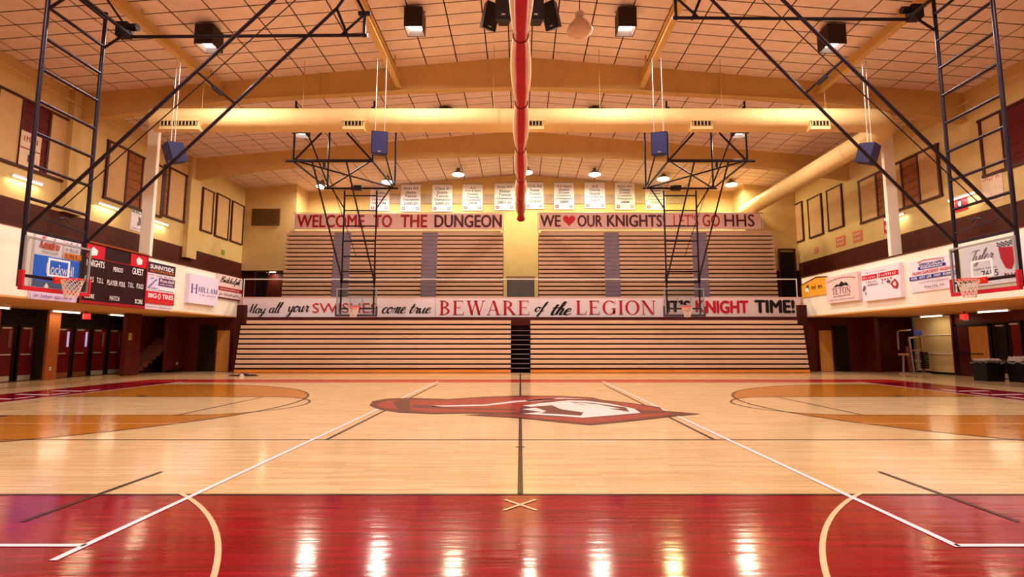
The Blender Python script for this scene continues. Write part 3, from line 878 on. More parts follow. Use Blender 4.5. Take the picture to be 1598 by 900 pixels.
for px0, px1 in ((457, 785.5), (839.5, 1190)):
    a = onY(px0, 358, YT + .06); c = onY(px1, 333, YT + .06)
    r = thing('banner_rail', ((a.x + c.x) / 2, YT + .06, a.z), 'thin steel guard rail holding the %s banner' % ('Welcome to the Dungeon' if px0 < 700 else 'We heart our Knights'), 'rail')
    for z in (c.z + .04, a.z + .02):
        MB().tube((a.x, YT + .06, z), (c.x, YT + .06, z), .022, 6).build('rail_tube', GREYM, r)
    for x in (a.x, (a.x + c.x) / 2, c.x):
        MB().tube((x, YT + .06, 8.0), (x, YT + .06, c.z + .04), .022, 6).build('post', GREYM, r)
# championship banners on the back wall
CH = [(577, 607, 289, 329, ['Boys A3', 'State', 'Tennis', 'Champions', '1993-94']),
      (625, 656, 288, 330, ['Boys A3', 'State', 'Tennis', 'Champions', '2000-01']),
      (674, 705.5, 288, 330, ['Class A', 'State', 'Tennis', 'Champions', '2000-01']),
      (721.5, 753, 287.5, 328.5, ['A3', 'Girls & Boys', 'State', 'Tennis', 'Champions', '2004']),
      (771.5, 803.5, 286, 328, ['Boys A3', 'State', 'Tennis', 'Champions', '2002-03']),
      (820, 848.5, 284.5, 326, ['Girls A3', 'State', 'Tennis', 'Champions', '2004-05']),
      (864.5, 896, 285, 326.5, ['A3 Boys', 'State', 'Cross', 'Country', 'Champions', '2005']),
      (912.5, 944.5, 284.5, 325, ['A3', 'Girls', 'State', 'Champions', '2007']),
      (960, 991, 285, 327, ['Boys A3', 'State', 'Cross', 'Country', 'Champions', '2008']),
      (1007.5, 1039, 286.5, 327.5, ['Boys A3', 'State', 'Cross', 'Country', 'Champions', '2009'])]
ordn = ['first', 'second', 'third', 'fourth', 'fifth']
for i, (xa, xb, ya, yb, lines) in enumerate(CH):
    side = 'Welcome' if i < 5 else 'We heart'
    k = 4 - i if i < 5 else i - 5
    b = back_banner('championship_banner', 'white championship banner, %s from red curtain, on the %s banner side' % (ordn[k], side), xa, xb, ya, yb, YB - .052, INKWHITE, 'championship banners on the back wall')
    n = len(lines); y = .9; dy = .62 / n
    for j, l in enumerate(lines):
        w_ = min(.78, .085 * len(l) + .1)
        b.text(l, .5 - w_ / 2, y - dy * .82, .5 + w_ / 2, y, INKSLATE, 'sans', .012)
        y -= dy * 1.12
    for cx_, m_ in ((.15, INKDRED), (.85, INKGREY)):
        pts = [(cx_ + .085 * math.cos(a * math.pi / 6), .11 + .06 * math.sin(a * math.pi / 6)) for a in range(12)]
        b.poly(pts, m_, 'printed_seal')
        pts = [(cx_ + .04 * math.cos(a * math.pi / 4), .11 + .028 * math.sin(a * math.pi / 4)) for a in range(8)]
        b.poly(pts, INKWHITE, 'printed_seal')
    b.marks(.3, .08, .7, .11, INKGREY, 9)
    MB().tube(b.at(-.02, 1.01), b.at(1.02, 1.01), .02, 6).build('hanging_rod', GREYM, b.o)

# ================================================================== SIGNS ON THE BALCONY FRONTS
def side_sign(name, label, s, px0, px1, pyt, pyb, pxz, m, thick=.05, cat='sign', X=XF, outline=None, group=None):
    """px0..px1 left to right in the picture; heights read at column pxz"""
    Xp = s * (X - .005)
    y0 = ypx2(px0, Xp); y1 = ypx2(px1, Xp)
    zt, zb = onX(pxz, pyt, Xp).z, onX(pxz, pyb, Xp).z
    if s < 0: p0, u, n = (Xp, y0, zb), (0, 1, 0), (1, 0, 0)
    else: p0, u, n = (Xp, y0, zb), (0, -1, 0), (-1, 0, 0)
    return Sign(name, label, cat, p0, u, abs(y1 - y0), zt - zb, n, thick, m, group, outline)
def ypx2(px, X): return onX(px, 450, X).y
# left panel behind the glass
s = side_sign('advert_sign', 'blue and white advert sign behind the glass backboard beside the scoreboard', -1, 44, 117, 399.5, 482, 223, SIGNW, .08)
s.rect(0, .28, 1, .66, INKSKY); s.rect(0, .12, 1, .28, mat('ink_steel', (70, 90, 130), .5))
s.rect(0, 0, 1, .11, mat('ink_strip', (214, 190, 226), .5))
s.text('Rockwell', .26, .4, .86, .56, INKWHITE, 'sans', .01)
s.marks(.4, .32, .84, .37, INKWHITE, 12)
s.poly([(.24, .2), (.29, .26), (.34, .2), (.29, .14)], INKWHITE, 'logo_mark')
s.text('Kneaders', .08, .76, .5, .95, INKORG, 'script', .1)
s.text('Kneaders', .075, .765, .495, .955, INKRED, 'script', -.02)
s.marks(.12, .7, .48, .74, INKGREY, 14)
s.rect(.58, .66, .61, 1, SIGNPK)
s.marks(.63, .88, .97, .95, INKGREY, 12); s.marks(.63, .79, .97, .85, INKSLATE, 12)
s.rect(.6, .68, 1, .765, INKORG); s.marks(.63, .69, .97, .75, INKMAR, 12)
s.marks(.05, .03, .9, .08, INKPURP, 26)
# scoreboard
s = side_sign('scoreboard', 'dark scoreboard with red corner panels on white balcony front', -1, 117.6, 222, 399.5, 482, 223, mat('scoreboard_dark', (44, 16, 24), .4, .1), .14, 'scoreboard')
for a, c in ((.0, .3), (.7, 1.0)):
    s.rect(a, .76, c, .99, INKRED, 'red_panel')
    x = (a + c) / 2
    s.poly([(x - .06, .88), (x - .02, .95), (x + .05, .9), (x + .04, .82), (x - .03, .8)], INKWHITE, 'logo_mark')
s.rect(.3, .755, .7, .77, INKDRED)
s.rect(0, 0, 1, .05, INKDRED, 'border'); s.rect(0, .05, .02, 1, INKDRED, 'border'); s.rect(.98, .05, 1, 1, INKDRED, 'border')
for tx, x0, x1, y0, y1 in (('KNIGHTS', .05, .3, .62, .73), ('PERIOD', .43, .58, .6, .68), ('GUEST', .73, .92, .61, .73),
                           ('FOULS', .04, .16, .36, .45), ('T.O.L.', .2, .3, .36, .45), ('PLAYER', .35, .51, .35, .44), ('FOUL', .53, .63, .35, .44),
                           ('T.O.L.', .67, .77, .36, .45), ('FOULS', .81, .93, .36, .45), ('SCORE', .05, .18, .09, .16), ('MATCH', .4, .55, .09, .17), ('SCORE', .8, .93, .08, .16)):
    s.text(tx, x0, y0, x1, y1, INKWHITE, 'sans', .02)
so = s
MB().box(-XF - .02, -XF + .2, ypx2(117.6, -XF), ypx2(222, -XF), 4.905, 4.96).build('top_cover', mat('cover_orange_brown', (150, 70, 34), .5), s.o)
# stacked adverts right of the scoreboard
s = side_sign('advert_sign', 'stacked tyre and automotive advert sign between scoreboard and lilac sign', -1, 222.6, 268, 411, 483.5, 245, SIGNW, .1)
s.rect(0, .77, 1, 1, mat('ink_dark_plum', (52, 28, 56), .5)); s.rect(0, .41, 1, .69, mat('ink_lilac', (216, 206, 244), .5))
s.text('SUNNYSIDE', .1, .86, .93, .95, INKWHITE, 'sans', .03); s.text('AUTOMOTIVE', .1, .79, .93, .845, INKORG, 'sans', .02)
s.marks(.05, .71, .95, .75, INKGREY, 20)
s.rect(.42, .52, 1, .69, INKPURP); s.text('Randall', .46, .6, .95, .67, INKWHITE, 'sans', .01); s.marks(.46, .54, .95, .58, INKWHITE, 14)
s.rect(.42, .43, .98, .49, INKWHITE)
s.polys([[(.07, .46), (.11, .46), (.36, .65), (.32, .65)], [(.06, .44), (.36, .45), (.36, .46), (.06, .45)], [(.12, .64), (.24, .66), (.24, .67), (.12, .655)]], INKSLATE, 'logo_mark')
s.rect(0, .12, 1, .38, INKRED); s.text('BIG', .08, .24, .36, .34, INKWHITE, 'sans', .03); s.text('O', .4, .22, .5, .35, INKWHITE, 'sans', .04); s.text('TIRES', .55, .24, .95, .34, INKWHITE, 'sans', .03)
s.marks(.06, .15, .94, .19, INKORG, 20); s.marks(.05, .03, .95, .08, INKPURP, 24)
# HILLAM, Biddulph
s = side_sign('box_sign', 'square lilac white box sign with violet serif lettering on balcony', -1, 289, 335, 430.5, 475, 312, mat('sign_lilac', (232, 220, 248), .4, .02), .18)
s.text('H', .05, .35, .27, .66, INKVIO, 'serif'); s.text('HILLAM', .3, .42, .97, .6, INKVIO, 'serif'); s.marks(.35, .3, .93, .35, INKGREY, 14)
s = side_sign('box_sign', 'pinkish white sign with dark script and maroon stripe, on balcony end', -1, 336.5, 376, 430.5, 467.5, 356, SIGNPK, .06)
s.text('Biddulph', .1, .58, .92, .96, INKBLK, 'script', .08); s.rect(0, .34, 1, .5, INKDRED); s.marks(.1, .38, .9, .46, SIGNPK, 16); s.marks(.1, .14, .9, .26, INKGREY, 18); s.rect(0, 0, 1, .06, INKMAR)
# right
s = side_sign('advert_banner', 'orange gable-topped sign with dark roof line on the balcony end', 1, 1252, 1293, 436, 462, 1272, INKYEL, .04, outline=[(0, 0), (1, 0), (1, 1.05), (.6, 1.15), (0, .85)])
s.polys([[(0, .85), (0, .79), (.6, 1.08), (.6, 1.15)], [(.6, 1.15), (.6, 1.08), (1, .98), (1, 1.05)]], INKMAR, 'roof_line')
s.poly([(.18, .34), (.3, .3), (.28, .55), (.22, .62), (.14, .5)], INKWHITE, 'logo_mark'); s.poly([(.16, .56), (.28, .78), (.32, .5), (.25, .6)], INKBLK, 'logo_mark'); s.marks(.36, .42, .85, .68, INKMAR, 8)
s = side_sign('box_sign', 'pale pink box sign with black mountain logo and maroon serif name', 1, 1294.5, 1345, 428, 471, 1320, SIGNPK, .16)
s.text('TETON', .2, .3, .78, .54, INKMAR, 'serif'); s.poly([(.24, .56), (.36, .68), (.42, .64), (.52, .76), (.6, .67), (.66, .71), (.74, .56), (.6, .6), (.5, .56), (.4, .6)], INKBLK, 'logo_mark')
s.marks(.2, .2, .78, .27, INKDRED, 16); s.marks(.1, .08, .9, .13, INKGREY, 26)
s.text('- - - - - - - - - - - - - -', .06, .78, .94, .82, INKDRED, 'sans', .03, 'small_print', .09)
s = side_sign('box_sign', 'white box sign with two red lettered blocks and shield', 1, 1351, 1412, 415, 467, 1381, SIGNW, .16)
s.rect(.02, .66, .44, .8, INKRED); s.rect(.48, .66, .98, .8, INKRED); s.marks(.05, .69, .42, .77, SIGNW, 7); s.marks(.51, .69, .95, .77, SIGNW, 8)
s.marks(.14, .56, .44, .62, INKDRED, 5); s.marks(.56, .56, .86, .62, INKDRED, 4); s.marks(.18, .46, .62, .53, INKSLATE, 9); s.marks(.15, .86, .7, .9, INKGREY, 18)
s.poly([(.78, .42), (.9, .56), (.97, .4), (.93, .26), (.84, .3)], INKDRED, 'logo_mark'); s.poly([(.83, .4), (.9, .49), (.93, .38), (.9, .32)], SIGNPK, 'logo_mark')
s.poly([(.68, .5), (.72, .54), (.78, .53), (.79, .47), (.72, .46)], INKSLATE, 'logo_mark'); s.polys([[(.03, .3), (.07, .46), (.13, .5), (.1, .36)], [(.1, .28), (.12, .16), (.14, .28)]], INKSLATE, 'logo_mark')
s = side_sign('advert_banner', 'white insurance banner with blue bands and red agency lettering', 1, 1423, 1502, 402, 453, 1455, SIGNW, .04)
s.polys([[(.2, .9), (.32, .96), (.74, .92), (.74, .94), (.32, .985), (.2, .93)]], INKRED, 'roof_line')
s.text('AMERICAN FAMILY', .22, .8, .74, .89, INKBLUE, 'sans', .02); s.rect(.2, .69, .76, .78, INKBLUE); s.text('INSURANCE', .26, .705, .7, .765, INKWHITE, 'sans', .03)
s.text('ALAN SARGENT AGENCY', .07, .55, .95, .65, INKRED, 'sans', .02); s.rect(0, .38, 1, .5, INKBLUE)
for tx, x0, x1 in (('HOME', .04, .17), ('AUTO', .22, .34), ('LIFE', .38, .48), ('FARM', .53, .66), ('BUSINESS', .71, .97)): s.text(tx, x0, .4, x1, .48, INKWHITE, 'sans', .02)
s.marks(.2, .26, .85, .31, INKSLATE, 26); s.marks(.32, .1, .72, .18, INKSLATE, 10)
s = side_sign('advert_banner', 'white sign with grey script, phone digits and red checkered corner', 1, 1509, 1612, 383, 446, 1532, SIGNW, .05)
s.text('Tyler', .12, .5, .52, .92, INKGREY, 'script', .02) if 'T' in SCR else None
s.marks(.16, .4, .55, .45, INKGREY, 14); s.text('7655', .3, .2, .56, .36, INKSLATE, 'sans', .0)
s.poly([(.6, .86), (.82, .82), (.84, .55), (.76, .3), (.68, .35), (.62, .6)], INKRED, 'red_shape')
chk = []
for i in range(8):
    for j in range(4):
        if (i + j) % 2: chk.append([(.58 + i * .032, .86 + j * .03), (.61 + i * .032, .86 + j * .03), (.61 + i * .032, .887 + j * .03), (.58 + i * .032, .887 + j * .03)])
s.polys(chk, INKBLK, 'checker'); s.marks(.66, .1, .85, .26, INKDRED, 4)

# ================================================================== UPPER WALL PANELS
def wall_panel(s, pxs, pyt, pyb, pxz, label, fills, group=None, fr=.09):
    """framed panel on the upper side wall. pxs: left-to-right picture columns of its divisions; fills: one per bay"""
    X = s * (XW - .0); ys = [ypx2(p, X) for p in pxs]
    zt, zb = onX(pxz, pyt, X).z, onX(pxz, pyb, X).z
    lo, hi = min(ys), max(ys)
    xi = X - s * .05
    t = thing('framed_wall_panel', (X - s * .02, (lo + hi) / 2, zb), label, 'wall panel', group)
    def bx(x_a, x_b, *r):
        x_a, x_b = sorted((x_a, x_b)); return MB().box(x_a, x_b, *r)
    m = bx(X - s * .002, X - s * .09, lo - fr, hi + fr, zb - fr, zb); m.build('frame_rail', FRAMEB, t)
    m = bx(X - s * .002, X - s * .09, lo - fr, hi + fr, zt, zt + fr); m.build('frame_rail', FRAMEB, t)
    for y in ys: bx(X - s * .002, X - s * .085, y - fr / 2 - (.02 if y in (lo, hi) else 0), y + fr / 2, zb, zt).build('frame_stile', FRAMEB, t)
    for i, f in enumerate(fills):
        a, c = sorted((ys[i], ys[i + 1]))
        if f == 'c': bx(X - s * .002, xi, a + fr / 2, c - fr / 2, zb, zt).build('panel', PANELC, t)
        elif f in 'br':
            m_ = BRICKB if f == 'b' else BRICKR
            n = 6
            for k in range(n):
                bx(X - s * .002, xi, a + fr / 2, c - fr / 2, zb + (zt - zb) * k / n + .015, zb + (zt - zb) * (k + 1) / n - .015).build('infill_block', m_, t)
    return t
wall_panel(-1, (-40, 4, 50, 84), 148, 254, 20, 'framed cream wall panel with dark red bay above a tube light and brown-lettered poster', 'crc')
wall_panel(-1, (149, 181, 206, 240), 226, 312, 178, 'framed wall panel with brown block bay next to the scoreboard-side white column', 'cbc')
wall_panel(-1, (243, 250, 277), 262, 337, 262, 'framed wall panel just past the scoreboard-side white column', 'bc')
for i, (a, c, yt, yb) in enumerate(((306, 323, 293, 358), (329, 349, 303, 368), (354, 372, 315, 376))):
    wall_panel(-1, (a, c), yt, yb, (a + c) / 2, 'narrow brown-framed cream panel, %s from the corner with the louvred vent' % ('third', 'second', 'first')[i], 'c', 'narrow framed panels by the vent corner', .07)
for i, (a, c, yt, yb) in enumerate(((1242, 1260, 316, 375), (1270, 1291, 304, 365), (1301, 1324, 289, 353))):
    wall_panel(1, (a, c), yt, yb, (a + c) / 2, 'narrow brown-framed cream panel, %s from the corner past the orange notices' % ('first', 'second', 'third')[i], 'c', 'narrow framed panels by the notices', .07)
wall_panel(1, (1353, 1381, 1400, 1423, 1450, 1483), 240, 315, 1436, 'long framed wall panel with brown block bays behind the weight-machine-side column', 'cbcbc')
wall_panel(1, (1556, 1592, 1640), 172, 262, 1570, 'framed wall panel with dark red bay above the faded orange-lettered poster', 'cr')
def poster(s, px0, px1, pyt, pyb, label, m, X=XW, cat='poster', off=.0):
    return side_sign('poster', label, s, px0, px1, pyt, pyb, (px0 + px1) / 2, m, .012, cat, X - off)
p = poster(-1, 7, 41, 198, 254, 'white poster with brown lettering in the dark red panel bay', mat('poster_white', (222, 190, 160), .6), off=.1)
p.marks(.15, .72, .9, .9, INKDRED, 6); p.rect(0, .5, 1, .53, INKDRED); p.poly([(.4, .15), (.58, .15), (.58, .36), (.4, .36)], INKMAR, 'printed_mark')
p = poster(-1, 195, 214, 323, 358, 'white poster headed ELECT beside a white column', INKWHITE)
p.text('ELECT', .05, .8, .95, .95, INKSLATE, 'sans', .03); p.marks(.1, .08, .9, .14, INKBLK, 8); p.poly([(.5, .25), (.85, .3), (.9, .6), (.6, .7), (.65, .5)], INKGREY, 'printed_mark')
p = poster(1, 1502, 1523, 303, 325, 'small red poster with round dark emblem under a tube light', INKRED)
p.poly([(.2 + .22 + .24 * math.cos(a * .5236), .5 + .38 * math.sin(a * .5236)) for a in range(12)], INKBLK, 'printed_emblem'); p.poly([(.42 + .12 * math.cos(a * .785), .5 + .2 * math.sin(a * .785)) for a in range(8)], INKWHITE, 'printed_emblem')
p = poster(1, 1548, 1582, 266, 309, 'faded white poster with orange lettering behind the hoop ladder frame', mat('poster_faded', (236, 204, 178), .6))
p.marks(.08, .8, .95, .95, INKORG, 8); p.marks(.1, .04, .9, .2, INKORG, 8)
p = poster(1, 1387, 1397, 334, 361, 'narrow red poster partly behind a white column', INKRED); p.marks(.2, .2, .8, .5, INKWHITE, 3)
for a, c, yt, yb, wd in ((1309, 1325, 367, 383, 'middle'), (1337, 1352, 358, 376, 'largest'), (1274, 1281, 385, 394, 'smallest')):
    p = poster(1, a, c, yt, yb, '%s of three small orange notices on the upper wall' % wd, mat('notice_orange', (214, 116, 70), .6))
    p.marks(.15, .6, .85, .85, INKWHITE, 5); p.marks(.15, .2, .85, .45, INKWHITE, 5)
p = side_sign('poster', 'small green sticker on upper wall below the narrow panels', -1, 342, 347, 389, 397, 345, mat('sticker_green', (120, 150, 60), .6), .012, 'sticker', XW)
# dark louvre on left flank wall
a, c = onY(393, 352, 32.0), onY(438, 326, 32.0)
v = thing('wall_louvre', ((a.x + c.x) / 2, 31.97, a.z), 'large dark louvred vent on the cream flank wall', 'vent')
MB().box(a.x, c.x, 31.93, 31.98, a.z, c.z).build('backing', mat('louvre_dark', (84, 56, 26), .6), v)
for i in range(9):
    z = a.z + (c.z - a.z) * (i + .5) / 9
    MB().hexa([(a.x, 31.9, z - .05), (c.x, 31.9, z - .05), (c.x, 31.93, z + .03), (a.x, 31.93, z + .03), (a.x, 31.9, z - .03), (c.x, 31.9, z - .03), (c.x, 31.93, z + .05), (a.x, 31.93, z + .05)]).build('slat', mat('louvre_slat', (108, 74, 34), .6), v)
# alcove doors; the left leaf is a dark sheet for a shaded corridor opening
for pxa, pxb, pyt, Y, m_, lab in ((400, 418, 427, 31.95, DARKREC, 'dark doorway in the balcony alcove below the louvred vent'), (1219, 1238, 393, 31.95, DARKREC, 'dark brown door in the balcony alcove below the duct')):
    a, c = onY(pxa, 440, Y), onY(pxb, pyt, Y)
    d = thing('alcove_door', ((a.x + c.x) / 2, Y, 3.0), lab, 'door')
    MB().box(a.x, c.x, Y - .05, Y, 3.0, c.z).build('leaf', m_, d)
    MB().box(a.x - .1, a.x, Y - .08, Y, 3.0, c.z + .1).build('jamb', BROWN, d); MB().box(c.x, c.x + .1, Y - .08, Y, 3.0, c.z + .1).build('jamb', BROWN, d)
    MB().box(a.x - .1, c.x + .1, Y - .08, Y, c.z + .1, c.z + .2).build('lintel', BROWN, d)
    MB().tube((c.x - .1, Y - .1, 4.0), (c.x - .1, Y - .05, 4.0), .04, 8).build('knob', STEELW, d)
# ================================================================== LAMPS
def highbay(x, y, label, group):
    z = ceil_z(x) - .04; w, hgt = .3, .78
    t = thing('high_bay_lamp', (x, y, z - hgt), label, 'ceiling lamp', group)
    mb = MB()
    zb, zt = z - hgt, z - .12
    th = .02
    for x0, x1, y0, y1 in ((x - w, x - w + th, y - w, y + w), (x + w - th, x + w, y - w, y + w), (x - w + th, x + w - th, y - w, y - w + th), (x - w + th, x + w - th, y + w - th, y + w)):
        mb.box(x0, x1, y0, y1, zb, zt)
    mb.box(x - w, x + w, y - w, y + w, zt, zt + .02)
    mb.build('housing', LAMPBOX, t)
    MB().box(x - .12, x + .12, y - .12, y + .12, zt + .02, z + .03).build('mount', LAMPBOX, t)
    for s in (-1, 1):
        MB().tube((x + s * .36, y, z - .1), (x + s * .2, y, z - .06), .03, 6).build('bracket', STEELW, t)
    MB().hexa([(x - .2, y - .2, zb + .16), (x + .2, y - .2, zb + .16), (x + .2, y + .2, zb + .16), (x - .2, y + .2, zb + .16)] +
              [(x - .12, y - .12, zb + .2), (x + .12, y - .12, zb + .2), (x + .12, y + .12, zb + .2), (x - .12, y + .12, zb + .2)]).build('lens', LIT, t)
    rf = MB()
    for a in range(4):
        ca, sa = [(1, 0), (0, 1), (-1, 0), (0, -1)][a]
        def R(p, q, zz): return (x + ca * p - sa * q, y + sa * p + ca * q, zz)
        rf.poly([R(.275, -.275, zb + .01), R(.275, .275, zb + .01), R(.2, .2, zb + .15), R(.2, -.2, zb + .15)])
    rf.build('reflector', MATS.get('lamp_reflector') or mat('lamp_reflector', (236, 230, 226), .2, .02, metal=.7), t)
    lamp('lamp_light', t, 'AREA', (x, y, zb - .015), HIGHBAY_W, LAMP_COL, .5)
    return t
for y in (1.6, 8.8, 16.0, 23.2):  # rows over apron and apron-side half are unseen, added for lighting
    for x in (-10.3, -3.5, 3.5, 10.3):
        where = {1.6: 'added out of view over the red apron', 8.8: 'added out of view over the apron-side half court', 16.0: 'in front of the first roof beam', 23.2: 'behind the round duct'}[y]
        side = {-10.3: 'outer, scoreboard side', -3.5: 'inner, scoreboard side', 3.5: 'inner, weight-machine side', 10.3: 'outer, weight-machine side'}[x]
        highbay(x, y, 'dark box ceiling lamp %s, %s' % (where, side), 'boxed ceiling lamps')
for i, px in enumerate((503, 605, 715, 822, 928, 1035, 1141)):
    py = (291, 284, 272, 269, 272, 279, 288)[i]
    p = onY(px, py, 31.4); x, y, z = p
    col = ((1, .93, .86), (1, .92, .95), (1, 1, .78), (1, .95, .8), (1, .97, .88), (1, 1, .45), (1, .92, .75))[i]
    k = ('fourth', 'third', 'second', '', 'second', 'third', 'fourth')[i]
    lab = 'lit dome pendant lamp just behind the red curtain end' if i == 3 else 'lit dome pendant, %s counting from red curtain, on the %s banner side' % (('first', 'first', 'first', '', 'first', 'second', 'third')[i] if i > 3 else ('third', 'second', 'first')[i], 'Welcome' if i < 3 else 'We heart')
    t = thing('dome_pendant_lamp', (x, y, z), lab, 'pendant lamp', 'dome pendants before the back wall')
    MB().lathe((x, y, z), [(.02, .42), (.1, .4), (.12, .26), (.16, .22), (.3, .12), (.4, .0), (.385, .0), (.29, .1), (.14, .2), (.0, .21)], 24).build('shade', mat('pendant_shade', (120, 110, 90), .35, .05, metal=.5), t)
    MB().lathe((x, y, z), [(.0, .06), (.2, .05), (.34, .02), (.36, -.03), (.25, -.08), (.0, -.1)], 24).build('lens', LITP, t)
    MB().tube((x, y, z + .4), (x, y, ceil_z(x) + .0), .012, 6).build('cord', BLACKM, t)
    lamp('lamp_light', t, 'AREA', (x, y, z - .12), PENDANT_W, tuple(a * b for a, b in zip(col, (1, .93, .76))), .6)
# unlit glass bell lamp by the curtain
p = onY(905, 52, 15.2); x, y, z = p
t = thing('bell_lamp', (x, y, z), 'unlit ribbed glass bell lamp beside the ceiling loudspeakers', 'ceiling lamp')
bellm = mat('bell_glass', (206, 164, 140), .25, .08, 30)
MB().lathe((x, y, z), [(.0, .0), (.24, .0), (.4, .06), (.41, .1), (.36, .22), (.2, .42), (.13, .46), (.12, .5)], 28).build('bowl', bellm, t)
MB().lathe((x, y, z), [(.12, .48), (.15, .52), (.15, .66), (.08, .74), (.02, .76)], 16).build('ballast_cap', STEELW, t)
MB().tube((x, y, z + .74), (x, y, ceil_z(x)), .015, 6).build('cord', BLACKM, t)
MB().tube((x - .2, y - .3, z - .04), (x - .2, y - .3, z + .05), .02, 6).build('latch', STEELW, t)

def tube_light(nm, p, q, label, group, up_light=True, down=(0, 0, 0), m=None):
    p, q = Vector(p), Vector(q); c = (p + q) / 2; L = (q - p).length
    t = thing(nm, c, label, 'tube light', group)
    MB().bar(p + Vector((0, 0, .05)), q + Vector((0, 0, .05)), .14, .05).build('channel', WHITEM, t)
    MB().tube(p, q, .03, 8).build('tube', LITT, t)
    for e in (p, q): MB().bar(e - (q - p).normalized() * .02, e + (q - p).normalized() * .02, .08, .08).build('end_cap', WHITEM, t)
    lamp('tube_glow', t, 'AREA', c + Vector((0, 0, -.045)), TUBE_W, (1, .86, .6), .08, L * .95, down)
for i, (pa, pb, py) in enumerate(((17, 66, 281), (152, 185, 322), (238, 262, 348))):
    X = -XW + .14
    a, c = onX(pa, py, X), onX(pb, py, X); z = onX((pa + pb) / 2, py, X).z
    tube_light('wall_tube_light', (X, a.y, z), (X, c.y, z), ('wall tube light beneath the panel with the brown-lettered poster', 'wall tube light beside the ELECT poster', 'wall tube light just past the scoreboard-side white column')[i], 'tube lights on the upper walls')
for i, (pa, pb, py) in enumerate(((1480, 1524, 307), (1381, 1412, 338))):
    X = XW - .14
    a, c = onX(pa, py, X), onX(pb, py, X); z = onX((pa + pb) / 2, py, X).z
    tube_light('wall_tube_light', (X, a.y, z), (X, c.y, z), ('wall tube light above the small red emblem poster', 'wall tube light half behind the weight-machine-side white column')[i], 'tube lights on the upper walls')
for i, (pa, pb, X) in enumerate(((-30, 13, -18.5), (80, 124, -18.4), (170, 206, -18.2), (1437, 1472, 19.3), (1527, 1576, 18.7))):
    ya, yb = ypx(pa, X), ypx(pb, X); z = ZB0 - .09
    tube_light('soffit_tube_light', (X, ya, z), (X, yb, z), ('soffit tube light over the door pair before the wood pier', 'soffit tube light beside the EXIT sign of the red entry doors', 'soffit tube light over the entry doors nearest the staircase', 'soffit tube light over the cream roll door', 'soffit tube light beside the EXIT sign of the double door')[i], 'tube lights under the balconies')
tl = onY(424, 424, 32.2)
tube_light('alcove_tube_light', (tl.x - .3, 32.2, 5.92), (tl.x + .3, 32.2, 5.92), 'short tube light inside the balcony alcove below the vent', None)

# ================================================================== DUCT
YD, ZD, RD = 18.5, 9.78, .43
x0 = onY(243, 190, YD).x
dt = thing('round_duct', (0, YD, ZD), 'large cream round air duct crossing the hall and bending back', 'duct')
pts = [(x0, YD, ZD), (-8, YD, ZD), (0, YD, ZD), (8, YD, ZD), (12.9, YD, ZD)]
for k in range(1, 9):
    a = math.radians(90 * k / 8); pts.append((12.9 + 1.4 * math.sin(a), YD + 1.4 - 1.4 * math.cos(a), ZD))
pts += [(14.3, 24, ZD), (14.3, 28, ZD), (14.3, 31.9, ZD)]
MB().path(pts, RD, 28).build('duct_tube', DUCTM, dt)
for xx in (-11, -5.6, -.8, 4, 9.5): MB().path([(xx - .02, YD, ZD), (xx + .02, YD, ZD)], RD + .012, 28, cap=False).build('seam_band', DUCTM, dt)
for yy in (21.5, 25.5, 29): MB().path([(14.3, yy - .02, ZD), (14.3, yy + .02, ZD)], RD + .012, 28, cap=False).build('seam_band', DUCTM, dt)
GRB = mat('grille_black', (30, 18, 14), .6)
for pa, pb in ((247, 308), (534, 567), (823, 849), (1080, 1113), (1266, 1297)):
    a, c = onY(pa, 203, YD - RD), onY(pb, 203, YD - RD)
    xa, xb = a.x, c.x
    r = MB().box(xa, xb, YD - RD + .02, YD - .1, ZD - RD - .08, ZD - RD + .28).build('register_box', DUCTM, dt)
    MB().box(xa + .03, xb - .03, YD - RD - .0, YD - RD + .02, ZD - RD + .06, ZD - RD + .22).build('grille_opening', GRB, r)
    n = max(4, int((xb - xa) / .12))
    for k in range(n):
        xx = xa + (xb - xa) * (k + .5) / n
        MB().box(xx - .012, xx + .012, YD - RD - .02, YD - RD, ZD - RD + .05, ZD - RD + .23).build('fin', DUCTM, r)
    MB().box(xa - .02, xb + .02, YD - RD - .03, YD - RD + .02, ZD - RD + .22, ZD - RD + .27).build('hood', DUCTM, r)
for xx in (-12, -8.2, -1, 3, 7.6, 11.5):
    MB().tube((xx, YD, ZD + RD), (xx, YD, ceil_z(xx)), .012, 5).build('hanger_rod', CREAM_STEEL, dt)

